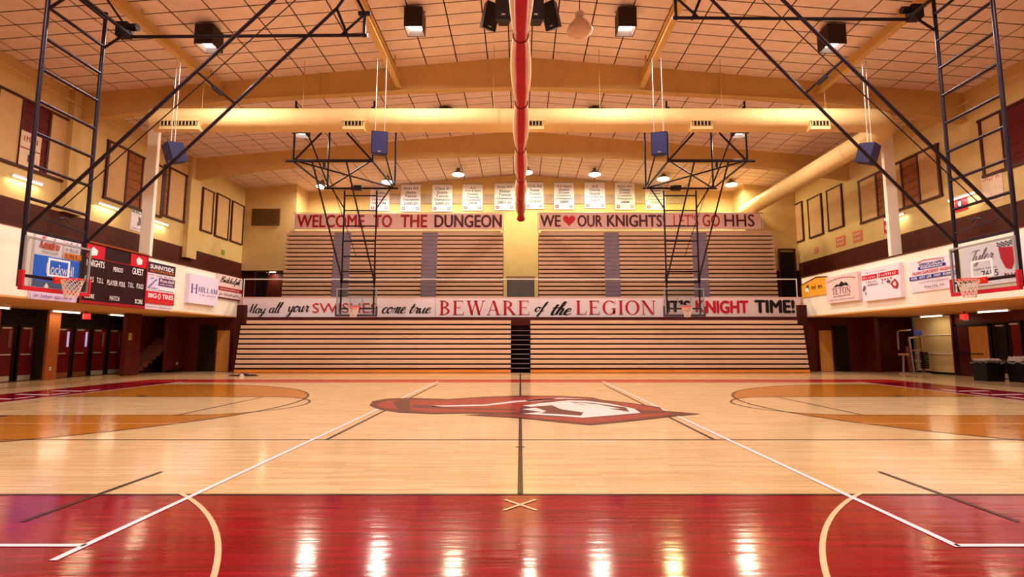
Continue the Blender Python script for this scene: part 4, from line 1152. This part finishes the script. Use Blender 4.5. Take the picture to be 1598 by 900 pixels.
# ================================================================== LOUDSPEAKERS
def speaker(px, py, Y, w, h, d, yaw, tilt, label, group, mcab, mgr, cab_top=None, cable=True, nm='hanging_loudspeaker'):
    c = onY(px, py, Y)
    Rm = Matrix.Rotation(yaw, 3, 'Z') @ Matrix.Rotation(tilt, 3, 'X')
    ax = [Rm @ Vector(v) for v in ((1, 0, 0), (0, 1, 0), (0, 0, 1))]
    t = thing(nm, c - Vector((0, 0, h / 2)), label, 'loudspeaker', group)
    def P(a, b, e): return c + ax[0] * a + ax[1] * b + ax[2] * e
    # cabinet tapers to the back
    MB().hexa([P(-w / 2, -d / 2, -h / 2), P(w / 2, -d / 2, -h / 2), P(w / 3.2, d / 2, -h / 2.2), P(-w / 3.2, d / 2, -h / 2.2),
               P(-w / 2, -d / 2, h / 2), P(w / 2, -d / 2, h / 2), P(w / 3.2, d / 2, h / 2.2), P(-w / 3.2, d / 2, h / 2.2)]).build('cabinet', mcab, t)
    MB().hexa([P(-w * .45, -d / 2 - .015, -h * .46), P(w * .45, -d / 2 - .015, -h * .46), P(w * .45, -d / 2, -h * .46), P(-w * .45, -d / 2, -h * .46),
               P(-w * .45, -d / 2 - .015, h * .46), P(w * .45, -d / 2 - .015, h * .46), P(w * .45, -d / 2, h * .46), P(-w * .45, -d / 2, h * .46)]).build('grille', mgr, t)
    MB().hexa([P(-.05, -d / 2 - .02, -h * .4), P(.05, -d / 2 - .02, -h * .4), P(.05, -d / 2 - .015, -h * .4), P(-.05, -d / 2 - .015, -h * .4),
               P(-.05, -d / 2 - .02, -h * .36), P(.05, -d / 2 - .02, -h * .36), P(.05, -d / 2 - .015, -h * .36), P(-.05, -d / 2 - .015, -h * .36)]).build('badge', STEELW, t)
    if cable:
        for s in (-1, 1):
            q = P(s * w * .28, 0, h / 2); MB().tube(q, (q.x, q.y, cab_top if cab_top else ceil_z(q.x)), .013, 6).build('suspension_cable', STEELW, t)
    return t
g_ = 'loudspeakers hung in a row before the duct'
speaker(274, 239, 16.9, .62, .68, .5, math.radians(-38), math.radians(18), 'blue-grey loudspeaker hung beside the scoreboard-side column', g_, SPKM, SPKG, 11.25)
speaker(592.5, 225, 17.2, .55, .78, .5, math.radians(14), math.radians(8), 'blue-grey loudspeaker hung above the practice hoop on Welcome banner side', g_, SPKM, SPKG, 11.5)
speaker(1028.5, 226, 17.2, .55, .78, .5, math.radians(-14), math.radians(8), 'blue-grey loudspeaker hung above the practice hoop on We heart banner side', g_, SPKM, SPKG, 11.5)
speaker(1353, 240, 16.9, .62, .68, .5, math.radians(38), math.radians(18), 'blue-grey loudspeaker hung beside the weight-machine-side column', g_, SPKM, SPKG, 11.25)
g_ = 'black loudspeaker cluster around the curtain'
speaker(763, 26, 14.5, .46, .75, .36, math.radians(35), math.radians(25), 'black tilted loudspeaker of ceiling cluster, outer one on scoreboard side', g_, SPKB, SPKB, nm='cluster_loudspeaker')
speaker(786, 8, 13.5, .44, 1.1, .4, 0, 0, 'tall black loudspeaker of ceiling cluster, scoreboard side of curtain', g_, SPKB, SPKB, nm='cluster_loudspeaker')
speaker(836, 8, 13.5, .44, 1.1, .4, 0, 0, 'tall black loudspeaker of ceiling cluster, bell lamp side of curtain', g_, SPKB, SPKB, nm='cluster_loudspeaker')
speaker(862, 25, 14.5, .46, .75, .36, math.radians(-35), math.radians(25), 'black tilted loudspeaker of ceiling cluster, nearest the bell lamp', g_, SPKB, SPKB, nm='cluster_loudspeaker')

# ================================================================== ROLLED DIVIDER CURTAIN
ZC = 8.9; zr_ = ZC - H
ties = [zr_ * k for k in (.57, 1.07, 1.572, 2.045, 2.554, 3.041, 3.457)]; yend = zr_ * 3.93
ct = thing('divider_curtain', (0, 20, ZC), 'gathered red and cream divider curtain hung along the roof ridge', 'curtain')
ys = []
allk = ties + [yend]
for i in range(len(allk) - 1):
    for k in range(10): ys.append((allk[i] + (allk[i + 1] - allk[i]) * k / 10, math.sin(math.pi * k / 10)))
ys.append((yend, .0))
xo = lambda y: .02 + .012 * math.sin(y * .9)
def rr(b, y): return (.72 + .28 * b ** .6)
MB().path([(xo(y), y, ZC - .1 - .03 * b) for y, b in ys], [.165 * rr(b, y) * (1.35 if y > yend - .4 else 1) for y, b in ys], 14).build('red_fabric', CURR, ct)
for s in (-1, 1):
    MB().path([(xo(y) + s * (.1 + .055 * b), y, ZC + .02) for y, b in ys], [.13 * (.55 + .45 * b ** .6) for y, b in ys], 14).build('cream_fabric', CURW, ct)
MB().lathe((xo(yend), yend - .05, ZC - .42), [(.0, .0), (.16, .02), (.24, .12), (.23, .24), (.14, .44)], 14).build('gathered_end', CURR, ct)
for y in ties:
    MB().path([(xo(y) + .185 * math.cos(a * math.pi / 8), y, ZC - .03 + .2 * math.sin(a * math.pi / 8)) for a in range(16)], .022, 6, closed=True).build('tie_strap', mat('tie_dark_red', (120, 14, 24), .6), ct)
    MB().tube((xo(y), y, ZC + .15), (xo(y), y, ceil_z(0)), .01, 5).build('lift_cable', STEELW, ct) if abs(y - 18.5) > .6 and abs(y - 19.5) > .3 else None

# ================================================================== HOOPS
def backboard(t, A, w, zb, zt, padm, near):
    """A(a, b, z) -> world; a towards the court, b to the side"""
    def quadbox(a0, a1, b0, b1, z0, z1):
        return MB().hexa([A(a0, b0, z0), A(a1, b0, z0), A(a1, b1, z0), A(a0, b1, z0), A(a0, b0, z1), A(a1, b0, z1), A(a1, b1, z1), A(a0, b1, z1)])
    hw = w / 2; f = .045
    quadbox(-.008, .008, -hw + f, hw - f, zb + f, zt - f).build('glass_pane', GLASSY, t)
    fr = MB()
    for r in ((-.025, .025, -hw, hw, zt - f, zt), (-.025, .025, -hw, hw, zb, zb + f), (-.025, .025, -hw, -hw + f, zb + f, zt - f), (-.025, .025, hw - f, hw, zb + f, zt - f)):
        fr.v += quadbox(*r).v if False else []
        q = quadbox(*r); o = len(fr.v); fr.v += q.v; fr.f += [[i + o for i in ff] for ff in q.f]; fr.mi += q.mi; fr.smooth += q.smooth
    fr.build('board_frame', GREYM, t)
    # white target square
    tz = 3.1; sq = MB()
    for r in ((.009, .013, -.305, .305, tz + .4, tz + .45), (.009, .013, -.305, .305, tz, tz + .05), (.009, .013, -.305, -.255, tz + .05, tz + .4), (.009, .013, .255, .305, tz + .05, tz + .4)):
        q = quadbox(*r); o = len(sq.v); sq.v += q.v; sq.f += [[i + o for i in ff] for ff in q.f]; sq.mi += q.mi; sq.smooth += q.smooth
    sq.build('target_square', INKWHITE if near else GREYM, t)
    # padding along the bottom and up the corners
    pd = quadbox(-.05, .05, -hw - .03, hw + .03, zb - .06, zb + .03); pd.build('edge_pad', padm, t)
    for sg in (-1, 1):
        b0, b1 = sorted((sg * (hw - .02), sg * (hw + .04))); quadbox(-.05, .05, b0, b1, zb + .03, zb + .4).build('edge_pad', padm, t)
    rp = quadbox(.015, .07, -.14, .14, 2.94, 3.1).build('rim_plate', RIMM, t)
    ring = [A(.38 + .235 * math.cos(k * math.pi / 12), .235 * math.sin(k * math.pi / 12), 3.05) for k in range(24)]
    rim = MB().path(ring, .014, 8, closed=True).build('rim', RIMM, t)
    for sg in (-1, 1): MB().tube(A(.07, sg * .1, 2.97), A(.2, sg * .15, 3.04), .012, 6).build('rim_brace', RIMM, rim)
    nt_ = MB(); lv = 6; n = 12
    def NP(k, l):
        r = .235 - .11 * (l / lv) ** .8; aa = 2 * math.pi * (k + .5 * (l % 2)) / n
        return A(.38 + r * math.cos(aa), r * math.sin(aa), 3.04 - .45 * l / lv)
    for l in range(lv):
        for k in range(n):
            nt_.tube(NP(k, l), NP(k, l + 1), .0085, 4)
            nt_.tube(NP(k, l), NP(k - 1 if l % 2 == 0 else k + 1, l + 1), .0085, 4)
    nt_.build('net', NETM, t)
def main_hoop(s, label, zf, lift):
    X0 = s * 11.6
    A = lambda a, b, z: Vector((X0 - s * a, 12.75 + b, z))
    t = thing('basketball_hoop', (X0, 12.75, 2.7), label, 'basketball hoop', 'main court hoops')
    backboard(t, A, 1.83, 2.76, 3.98, PADR, True)
    L = -.12; hb = .85
    ztop = zf + .72
    for sg in (-1, 1):
        MB().tube(A(L, sg * hb, 2.78), A(L, sg * hb, ztop), .05, 10).build('mast', PURPM, t)
    for k in range(8):
        z = 4.83 + .808 * k + lift
        MB().tube(A(L, -hb, z), A(L, hb, z), .042, 8).build('rung', PURPM, t)
    MB().bar(A(L, -hb, 4.13), A(L, hb, 4.13), .07).build('rung', PURPM, t)
    MB().bar(A(L, -hb, 3.05), A(L, hb, 3.05), .07).build('rung', PURPM, t)
    for sg in (-1, 1):
        for z in (3.05, 3.9): MB().bar(A(L, sg * hb, z), A(-.02, sg * (hb - .02), z), .05).build('board_bracket', BLACKM, t)
        # folding brace up to the roof
        MB().tube(A(L + .05, sg * hb, 4.17), A(6.4, sg * hb, zf + .85), .042, 8).build('brace', PURPM, t)
        # horizontal truss tube
        MB().tube(A(.65, sg * hb, zf), A(7.3, sg * hb, zf + .05), .045, 10).build('truss_tube', BLACKM, t)
        MB().tube(A(7.2, sg * hb, zf), A(7.2, sg * hb, zf + .7), .045, 8).build('post', BLACKM, t)
        MB().tube(A(6.4, sg * hb, zf + .85), A(6.75, sg * hb, zf), .04, 8).build('strut', BLACKM, t)
        MB().tube(A(6.55, sg * hb, zf + .04), A(7.2, sg * hb, zf + .68), .035, 8).build('strut', BLACKM, t)
        MB().tube(A(L, sg * hb, zf - .35), A(.55, sg * hb, zf + .14), .035, 8).build('strut', BLACKM, t)
        MB().tube(A(6.4, sg * hb, zf + .85), A(6.8, sg * hb, 11.5), .04, 8).build('post', BLACKM, t)
        MB().tube(A(7.2, sg * hb, zf + .7), A(6.8, sg * hb, 11.5), .04, 8).build('post', BLACKM, t)
        MB().tube(A(.7, sg * hb, zf), A(-.2, sg * hb, 11.25), .03, 8).build('post', BLACKM, t)
        MB().bar(A(7.02, sg * hb, zf + .7), A(7.36, sg * hb, zf + .7), .09).build('clamp', BLACKM, t)
    MB().tube(A(.65, -hb, zf + .02), A(.65, hb, zf + .02), .05, 8).build('cross_tube', BLACKM, t)
    MB().tube(A(L, -hb, ztop - .1), A(L, hb, ztop - .1), .045, 8).build('cross_tube', BLACKM, t)
    # cross tie between braces
    f = .58
    p = lambda sg: A(L + .05 + (6.35 - L) * f, sg * hb, 4.17 + (zf + .85 - 4.17) * f)
    MB().tube(p(-1), p(1), .035, 8).build('brace_tie', PURPM, t)
    m0 = (p(-1) + p(1)) / 2
    MB().bar(m0 - Vector((0, .22, .06)), m0 + Vector((0, .22, -.06)), .06).build('brace_latch', BLACKM, t)
    # winch
    w = A(.45, hb, zf + .2)
    wd = MB().box(w.x - .16, w.x + .16, w.y - .14, w.y + .14, w.z - .2, w.z + .18).build('winch', BLACKM, t)
    MB().tube((w.x - s * .14, w.y, w.z + .08), (w.x - s * .36, w.y, w.z + .08), .1, 12).build('winch_motor', BLACKM, wd)
    MB().tube(A(L + .08, 0, 4.83 + lift), A(6.0, .1, zf + 1.0), .014, 6).build('hoist_cable', BLACKM, t)
    MB().tube(A(L + .05, -.6, 4.5), A(L + .1, .7, 4.38), .022, 6).build('adjuster_bar', PURPM, t)
    MB().path([A(L + .12, -.15, 4.55), A(L + .16, 0, 4.62), A(L + .12, .15, 4.55)], .03, 8).build('adjuster_screw', PURPM, t)
    return t
main_hoop(-1, 'glass backboard hoop with red padding before the scoreboard', 10.03, .07)
main_hoop(1, 'glass backboard hoop with red padding before the white checkered sign', 10.55, .22)
def side_hoop(s, label):
    Y0 = 22.9; X0 = s * 7.34
    A = lambda a, b, z: Vector((X0 + s * b, Y0 - a, z))      # b > 0 is outward
    t = thing('basketball_hoop', (X0, Y0, 2.6), label, 'basketball hoop', 'side practice hoops')
    backboard(t, A, 1.8, 2.7, 3.9, PADD, False)
    L = -.1; hb = .74; zf = 8.55; af = 3.45
    for sg in (-1, 1):
        MB().tube(A(L, sg * hb, 2.75), A(L, sg * hb, 8.45), .04, 8).build('mast', PURPM, t)
        MB().bar(A(L, sg * hb, 4.15), A(L, sg * hb, 4.55), .1).build('mast_sleeve', PURPM, t)
        MB().tube(A(L, sg * hb, 7.6), A(L, sg * 1.35, zf), .03, 8).build('strut', PURPM, t)
        MB().tube(A(af, sg * .67 + .15, zf), A(L + .03, sg * hb, 4.4 if sg > 0 else 4.25), .036, 8).build('brace', PURPM, t)
        MB().tube(A(af, sg * 1.55, zf), A(L, sg * 1.55, zf), .042, 8).build('truss_tube', BLACKM, t)
        xb = X0 + s * sg * 1.55
        MB().tube(A(af, sg * 1.55, zf), A(af, sg * 1.55, 11.0), .042, 8).build('post', BLACKM, t)
        MB().tube(A(L, sg * 1.55, zf), A(L, sg * 1.55, ceil_z(xb)), .045, 8).build('post', BLACKM, t)
        MB().tube(A(af, sg * 1.5, zf + .05), A(af, sg * .5, zf + 1.15), .04, 8).build('strut', BLACKM, t)
        MB().tube(A(af, sg * .5, zf + 1.15), A(af, sg * 1.5, zf + 2.2), .04, 8).build('strut', BLACKM, t)
        MB().tube(A(af, sg * 1.5, zf + .02), A(L, -sg * 1.5, zf + .02), .036, 8).build('diagonal', BLACKM, t)
        MB().tube(A(L, sg * 1.5, zf + .1), A(af - .2, sg * 1.5, zf + 2.1), .036, 8).build('diagonal', BLACKM, t)
    MB().tube(A(L, -1.72, zf), A(L, 1.72, zf), .045, 8).build('truss_tube', BLACKM, t)
    MB().tube(A(af, -1.6, zf), A(af, 1.85, zf), .05, 8).build('truss_tube', BLACKM, t)
    MB().tube(A(af, -1.55, zf + .05), A(af, 1.55, zf + .05), .025, 8).build('truss_tube', BLACKM, t)
    for z in (8.2, 7.5, 6.78, 6.08, 5.38, 4.68):
        MB().tube(A(L, -hb, z), A(L, hb, z), .033, 8).build('rung', PURPM, t)
    MB().bar(A(L, -hb, 4.2), A(L, hb, 4.2), .1).build('rung', PURPM, t)
    MB().bar(A(L, -hb, 3.0), A(L, hb, 3.0), .07).build('rung', PURPM, t)
    for sg in (-1, 1):
        for z in (3.0, 3.8): MB().bar(A(L, sg * hb, z), A(-.02, sg * hb, z), .05).build('board_bracket', BLACKM, t)
    wd = MB().box(X0 - .3, X0 + .05, Y0 + .0, Y0 + .25, zf - .08, zf + .12).build('winch', BLACKM, t)
    MB().path([(X0 - .45, Y0 + .12, zf + .02), (X0 - .3, Y0 + .12, zf + .02)], .11, 10).build('winch_drum', BLACKM, wd)
    MB().tube(A(af, .35, zf), A(L + .1, .1, 5.4), .014, 6).build('hoist_cable', BLACKM, t)
    pl = A(af, .35, zf - .15)
    MB().tube(pl + Vector((0, 0, .15)), pl - Vector((0, 0, .15)), .05, 8).build('pulley', BLACKM, t)
side_hoop(-1, 'practice hoop on ladder frame before the Welcome to the Dungeon banner')
side_hoop(1, 'practice hoop on ladder frame before the We heart our Knights banner')

# ================================================================== UNDER THE LEFT BALCONY
def side_door(s, X, pa, pb, label, m, win=True, group=None, ztop=2.1, bar=True):
    ya, yb = sorted((ypx(pa, X), ypx(pb, X)))
    xf = X; xb = X + s * .06
    t = thing('side_door', (X + s * .03, (ya + yb) / 2, 0), label, 'door', group)
    x0, x1 = sorted((xf, xb))
    lf = MB().box(x0, x1, ya, yb, .01, ztop).build('leaf', m, t)
    for y in (ya, yb):
        MB().box(x0 - .04, x1 + .04, y - .06, y + .0 if y == ya else y + .06, 0, ztop + .06).build('jamb', DARKREC, t) if y == ya else MB().box(x0 - .04, x1 + .04, y, y + .06, 0, ztop + .06).build('jamb', DARKREC, t)
    MB().box(x0 - .04, x1 + .04, ya, yb, ztop, ztop + .06).build('lintel', DARKREC, t)
    xo_ = sorted((xf - s * .012, xf - s * .002))
    if win:
        MB().box(xo_[0], xo_[1], yb - .2, yb - .1, 1.3, 1.95).build('vision_pane', WINL if win == 1 else mat('vision_dark', (120, 84, 84), .2), lf)
    xo_ = sorted((xf - s * .06, xf - s * .0))
    if bar: MB().box(xo_[0], xo_[1], ya + .04, ya + .45, 1.0, 1.05).build('push_bar', STEELW, lf)
    xo_ = sorted((xf - s * .05, xf - s * .0)); MB().box(xo_[0], xo_[1], ya + .06, ya + .4, ztop - .1, ztop - .04).build('closer', STEELW, lf)
    xo_ = sorted((xf - s * .006, xf)); MB().box(xo_[0], xo_[1], ya + .03, yb - .03, .03, .22).build('kick_plate', STEELW if win != 1 else mat('kick_brass', (150, 96, 60), .4, metal=.5), lf)
    return t
XD = XLL - .55
gl = 'dark red entry doors under the scoreboard balcony'
for i, (a, b_, w_) in enumerate(((2, 25, 2), (35, 57, 2), (91, 114, 1), (120, 142, 1), (148, 168, 2), (174, 193, 2))):
    lab = ('dark red door, second before the wood pier, away from the staircase', 'dark red door just before the wood pier', 'dark red door with bright slit window just past the wood pier', 'dark red door with bright slit window, second past the wood pier', 'dark red door, third past the wood pier', 'dark red door, fourth past the wood pier')[i]
    side_door(-1, XD, a, b_, lab, DOORRED, w_, gl)
# stairs behind the red wall
st = thing('staircase', (-18.3, ypx(222, XS), 0), 'dim carpeted staircase rising behind the red wall opening', 'stairs')
ys0 = ypx(222, XS) + .1
for i in range(10):
    MB().box(-18.7, XS - .25, ys0 + i * .27, ys0 + i * .27 + .3, 0.0 if i == 0 else i * .17 - .02, (i + 1) * .17).build('step', mat('stair_carpet', (96, 46, 34), .9, .15, 20), st)
# tan doors on the lower back wall, both corners
for s, pa, pb, lab in ((-1, 338, 358, 'tan wooden door under balcony beside the lower bleachers, scoreboard side'), (1, 1279, 1299, 'tan wooden door under balcony beside the lower bleachers, weight-machine side')):
    Y = 26.95; a, b_ = onY(pa, 560, Y).x, onY(pb, 560, Y).x
    t = thing('corner_door', ((a + b_) / 2, Y, 0), lab, 'door')
    lf = MB().box(a, b_, Y - .06, Y, .01, 2.12).build('leaf', DOORTAN, t)
    for x in (a - .07, b_): MB().box(x, x + .07, Y - .09, Y + .04, 0, 2.19).build('jamb', BROWN, t)
    MB().box(a, b_, Y - .09, Y + .04, 2.12, 2.19).build('lintel', BROWN, t)
    MB().path([(a + .12, Y - .06, 1.0), (a + .12, Y - .12, 1.0), (a + .24, Y - .12, 1.0)], .016, 6).build('lever', STEELW, lf)
    # dark sheet next to it, painted as the shade of an opening
    xs = (a - .95, a - .1) if s < 0 else (b_ + .1, b_ + .85)
    d2 = thing('shaded_opening', ((xs[0] + xs[1]) / 2, Y, 0), 'dark panel for the shaded opening beside the tan door, %s corner' % ('scoreboard-side' if s < 0 else 'weight-machine-side'), 'door')
    MB().box(xs[0], xs[1], Y - .05, Y, .01, 2.3).build('leaf', DARKREC, d2)
    MB().box(xs[0], xs[1], Y - .07, Y, 2.3, 2.38).build('lintel', BASEB, d2)
# exit signs
def exit_sign(px, py, X, s, label):
    p = onX(px, py, X); u = (0, 1, 0) if s < 0 else (0, -1, 0)
    y = p.y - .17 if s < 0 else p.y + .17
    sg = Sign('exit_sign', label, 'exit sign', (X, y, ZB0 - .34), u, .34, .24, (-s, 0, 0), .06, EXITR)
    sg.text('EXIT', .1, .2, .9, .8, INKWHITE, 'sans', .02)
    MB().box(X - .02, X + .02, p.y - .02, p.y + .02, ZB0 - .1, ZB0).build('stem', BLACKM, sg.o)
exit_sign(134.5, 490, -18.3, -1, 'small red lit EXIT sign under the scoreboard balcony')
exit_sign(1504.5, 485, 18.9, 1, 'small red lit EXIT sign above the double door')
def plate(nm, px, py, X, s, label, m, w=.08, h=.13, cat='wall plate'):
    p = onX(px, py, X)
    t = thing(nm, (X - s * .01, p.y, p.z - h / 2), label, cat)
    x0, x1 = sorted((X, X - s * .015)); MB().box(x0, x1, p.y - w / 2, p.y + w / 2, p.z - h / 2, p.z + h / 2).build('cover', m, t)
    x0, x1 = sorted((X - s * .015, X - s * .022)); MB().box(x0, x1, p.y - w * .22, p.y + w * .22, p.z - h * .3, p.z + h * .3).build('insert', GREYM, t)
plate('wall_outlet', 276, 567, XS, -1, 'white outlet plate low on the red wall past the stairs', WHITEM)
plate('wall_outlet', 78, 575, XLL + .05, -1, 'white outlet plate low on the wood pier', WHITEM)
plate('wall_thermostat', 203, 525, XS, -1, 'yellowed control box on the red wall before the stairs', mat('plastic_yellow', (206, 176, 60), .5), .18, .3, 'control box')
plate('wall_outlet', 1344, 563, 17.9, 1, 'white outlet plate low on the red wall beside the weight machine', WHITEM)
# ================================================================== UNDER THE RIGHT BALCONY
ya, yb = ypx(1486, XLR), ypx(1428, XLR)
t = thing('roll_door', (XLR, (ya + yb) / 2, 0), 'cream sectional door lit by a tube light under the balcony', 'door')
cr = mat('roll_door_cream', (206, 180, 128), .5, .05)
for i in range(3):
    MB().box(XLR - .08, XLR - .02, ya, yb, .1 + i * .88, .1 + (i + 1) * .88 - .03).build('door_section', cr, t)
    MB().box(XLR - .11, XLR - .02, ya, yb, .1 + (i + 1) * .88 - .03, .1 + (i + 1) * .88).build('section_rail', WHITEM, t)
MB().box(XLR - .1, XLR - .0, ya, yb, 0, .1).build('bottom_seal', BASEB, t)
MB().box(XLR - .13, XLR, ya - .08, ya, 0, 2.74).build('guide', REDWOOD, t)
# double door with dark leaf shut and tan leaf ajar
XR = XLR - .03
y0, y1 = ypx(1546, XR), ypx(1490.5, XR)
t = thing('double_door', (XR, (y0 + y1) / 2, 0), 'double door with one dark leaf shut and one tan leaf ajar', 'door')
for y in (y0, y1 - .1): MB().box(XR - .1, XR - .0, y, y + .1, 0, 2.3).build('jamb', BASEB, t)
MB().box(XR - .1, XR, y0, y1, 2.2, 2.3).build('lintel', BASEB, t)
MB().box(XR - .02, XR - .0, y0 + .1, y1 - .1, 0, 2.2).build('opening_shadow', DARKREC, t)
ym = (y0 + y1) / 2
l1 = MB().box(XR - .09, XR - .03, ym + .02, y1 - .12, .01, 2.18).build('leaf', mat('door_dark_red', (76, 24, 20), .4), t)
MB().box(XR - .14, XR - .09, ym + .1, y1 - .2, .98, 1.04).build('push_bar', BLACKM, l1)
hy = y0 + .12; an = math.radians(60); dv = Vector((-.16, 1, 0)).normalized(); L = ym - y0 - .12
l2 = MB().obox(Vector((XR - .08, hy, 1.1)) + dv * L / 2, (dv, Vector((-dv.y, dv.x, 0)), Vector((0, 0, 1))), L / 2, .025, 1.08).build('leaf', DOORTAN, t)
l2['label'] = 'tan wooden leaf standing ajar'
MB().bar(Vector((XR - .13, hy, 1.0)) + dv * L * .3, Vector((XR - .13, hy, 1.0)) + dv * L * .95, .04).build('push_bar', BLACKM, l2)
side_door(1, XR - .1, 1551, 1567, 'dark leaf for the shaded opening past the double door', DARKREC, 0, None, 2.25, False)  # near-black leaf paints in the shade of an open doorway
side_door(1, XR - .1, 1575, 1590, 'bright red door leaf beside the dark opening', DOORRED, 0, None, 2.3, False)
plate('emergency_light', 1508, 496, XLR, 1, 'small white emergency light box under the EXIT sign', mat('plastic_beige', (206, 180, 140), .5), .28, .24, 'emergency light')
# weight machine in the dark recess
bx_, by_ = 19.0, 24.9
t = thing('weight_machine', (bx_, by_, 0), 'multi-station weight machine with steel tubes in dark recess', 'exercise machine')
SM = mat('machine_tube', (176, 158, 150), .35, .08, metal=.3)
p1, p2, p3 = Vector((bx_ - .75, by_, 0)), Vector((bx_ - .1, by_, 0)), Vector((bx_ + .45, by_ + .1, 0))
UP = Vector((0, 0, 1))
MB().path([p1 + UP * 1.15, p1 + UP * 2.0, p1 + UP * 2.05 + Vector((.1, 0, 0)), p2 + UP * 2.08], .03, 8).build('overhead_arm', SM, t)
MB().bar(p2 + UP * .05, p2 + UP * 1.75 + Vector((-.12, 0, 0)), .07).build('upright', SM, t)
MB().bar(p3 + UP * .05, p3 + UP * 1.8, .09).build('upright', mat('machine_tan', (160, 112, 74), .4), t)
MB().bar(p2 + UP * 1.7 + Vector((-.12, 0, 0)), p3 + UP * 1.8, .08).build('crossbar', SM, t)
MB().bar(p2 + UP * 1.1, p3 + UP * 1.15, .07).build('crossbar', mat('machine_tan', (1, 1, 1)), t)
MB().bar(p2 + UP * .62 + Vector((.1, 0, 0)), p3 + UP * .55 + Vector((.25, 0, 0)), .09).build('leg_roller', SM, t)
MB().bar(p1 + UP * .92 + Vector((.0, 0, 0)), p1 + UP * .92 + Vector((.42, 0, 0)), .16, .09).build('seat_pad', mat('pad_yellowed', (196, 150, 90), .6), t)
MB().bar(p1 + UP * .04 + Vector((.15, 0, 0)), p1 + UP * .88 + Vector((.2, 0, 0)), .06).build('seat_post', SM, t)
MB().bar(p1 + UP * .1 + Vector((.5, 0, 0)), p1 + UP * 1.3 + Vector((.4, 0, 0)), .12, .06).build('back_pad', mat('pad_maroon', (120, 60, 54), .6), t)
for k in range(8):
    MB().box(p3.x - .17, p3.x + .12, by_ - .12, by_ + .06, .25 + k * .1, .33 + k * .1).build('weight_plate', BLACKM, t)
MB().box(bx_ - .3, bx_ + .5, by_ - .25, by_ + .25, 0, .05).build('base_frame', SM, t)
MB().box(p1.x, p2.x, by_ - .08, by_ + .08, 0, .06).build('base_frame', SM, t)
MB().obox(p2 + UP * 1.95 + Vector((.3, 0, 0)), ((1, 0, 0), (0, 1, 0), (0, 0, 1)), .2, .06, .12).build('logo_panel', mat('machine_blue', (60, 60, 130), .5), t)
# black bins with crumpled plastic on top
for i, (px, label) in enumerate(((1555, 'black storage bin with grey plastic rim near the tan ajar leaf'), (1613, 'black storage bin heaped with crumpled clear plastic sheeting'))):
    c = onZ(px, 595 + i * 2, 0); c.y += .3; w = .37; hgt = .78
    t = thing('storage_bin', (c.x, c.y, 0), label, 'bin', 'black bins before the red door leaf')
    mbk = mat('bin_black', (20, 18, 22), .5)
    mb = MB(); mb.hexa([(c.x - w * .9, c.y - .3, .0), (c.x + w * .9, c.y - .3, .0), (c.x + w * .9, c.y + .3, .0), (c.x - w * .9, c.y + .3, .0), (c.x - w, c.y - .34, hgt), (c.x + w, c.y - .34, hgt), (c.x + w, c.y + .34, hgt), (c.x - w, c.y + .34, hgt)])
    mb.build('tub', mbk, t)
    MB().box(c.x - w - .02, c.x + w + .02, c.y - .37, c.y - .33, hgt - .06, hgt + .02).build('rim', INKGREY, t)
    rnd = random.Random(i); nx, ny = 12, 7; vs = []; fs = []
    for jj in range(ny):
        for ii in range(nx):
            e = min(ii, nx - 1 - ii, jj, ny - 1 - jj)
            vs.append((c.x - w * 1.02 + 2.04 * w * ii / (nx - 1), c.y - .37 + .74 * jj / (ny - 1), hgt + (.0 if e == 0 else .05 + .06 * i) * (1 + .8 * rnd.random()) - (.12 * rnd.random() if e == 0 else 0)))
    for jj in range(ny - 1):
        for ii in range(nx - 1): fs.append((jj * nx + ii, jj * nx + ii + 1, (jj + 1) * nx + ii + 1, (jj + 1) * nx + ii))
    MB().flat(vs, fs).build('plastic_sheet', mat('plastic_sheet_mat', (196, 182, 186), .25, .2, 14), t)
# dropped dark jacket on the floor by the lower bleachers
c = onZ(380, 586.5, 0); rnd = random.Random(4)
t = thing('crumpled_jacket', (c.x, c.y, 0), 'crumpled black jacket with white lining on floor by bleachers', 'jacket')
def lump(cx, cy, rx, ry, h, seed):
    mb = MB(); rr_ = random.Random(seed); n, m_ = 18, 5; vs = [(cx, cy, h)]; fs = []
    for j in range(1, m_ + 1):
        for i in range(n):
            a = 2 * math.pi * i / n; k = j / m_ * (1 + .18 * math.sin(3 * a + seed) + .1 * rr_.random())
            vs.append((cx + rx * k * math.cos(a), cy + ry * k * math.sin(a), max(.008, h * (1 - (j / m_) ** 2) * (.7 + .5 * rr_.random()))))
    for i in range(n): fs.append((0, 1 + i, 1 + (i + 1) % n))
    for j in range(m_ - 1):
        for i in range(n): fs.append((1 + j * n + i, 1 + (j + 1) * n + i, 1 + (j + 1) * n + (i + 1) % n, 1 + j * n + (i + 1) % n))
    return mb._add(vs, fs, True)
jm = mat('jacket_black', (30, 22, 24), .8, .2, 12)
lump(c.x, c.y, .42, .18, .1, 2).build('body', jm, t)
lump(c.x - .42, c.y - .02, .25, .09, .06, 5).build('sleeve', jm, t)
lump(c.x + .4, c.y + .03, .24, .09, .07, 8).build('sleeve', jm, t)
lump(c.x + .02, c.y - .16, .1, .07, .1, 3).build('lining', mat('lining_white', (226, 196, 180), .8), t)
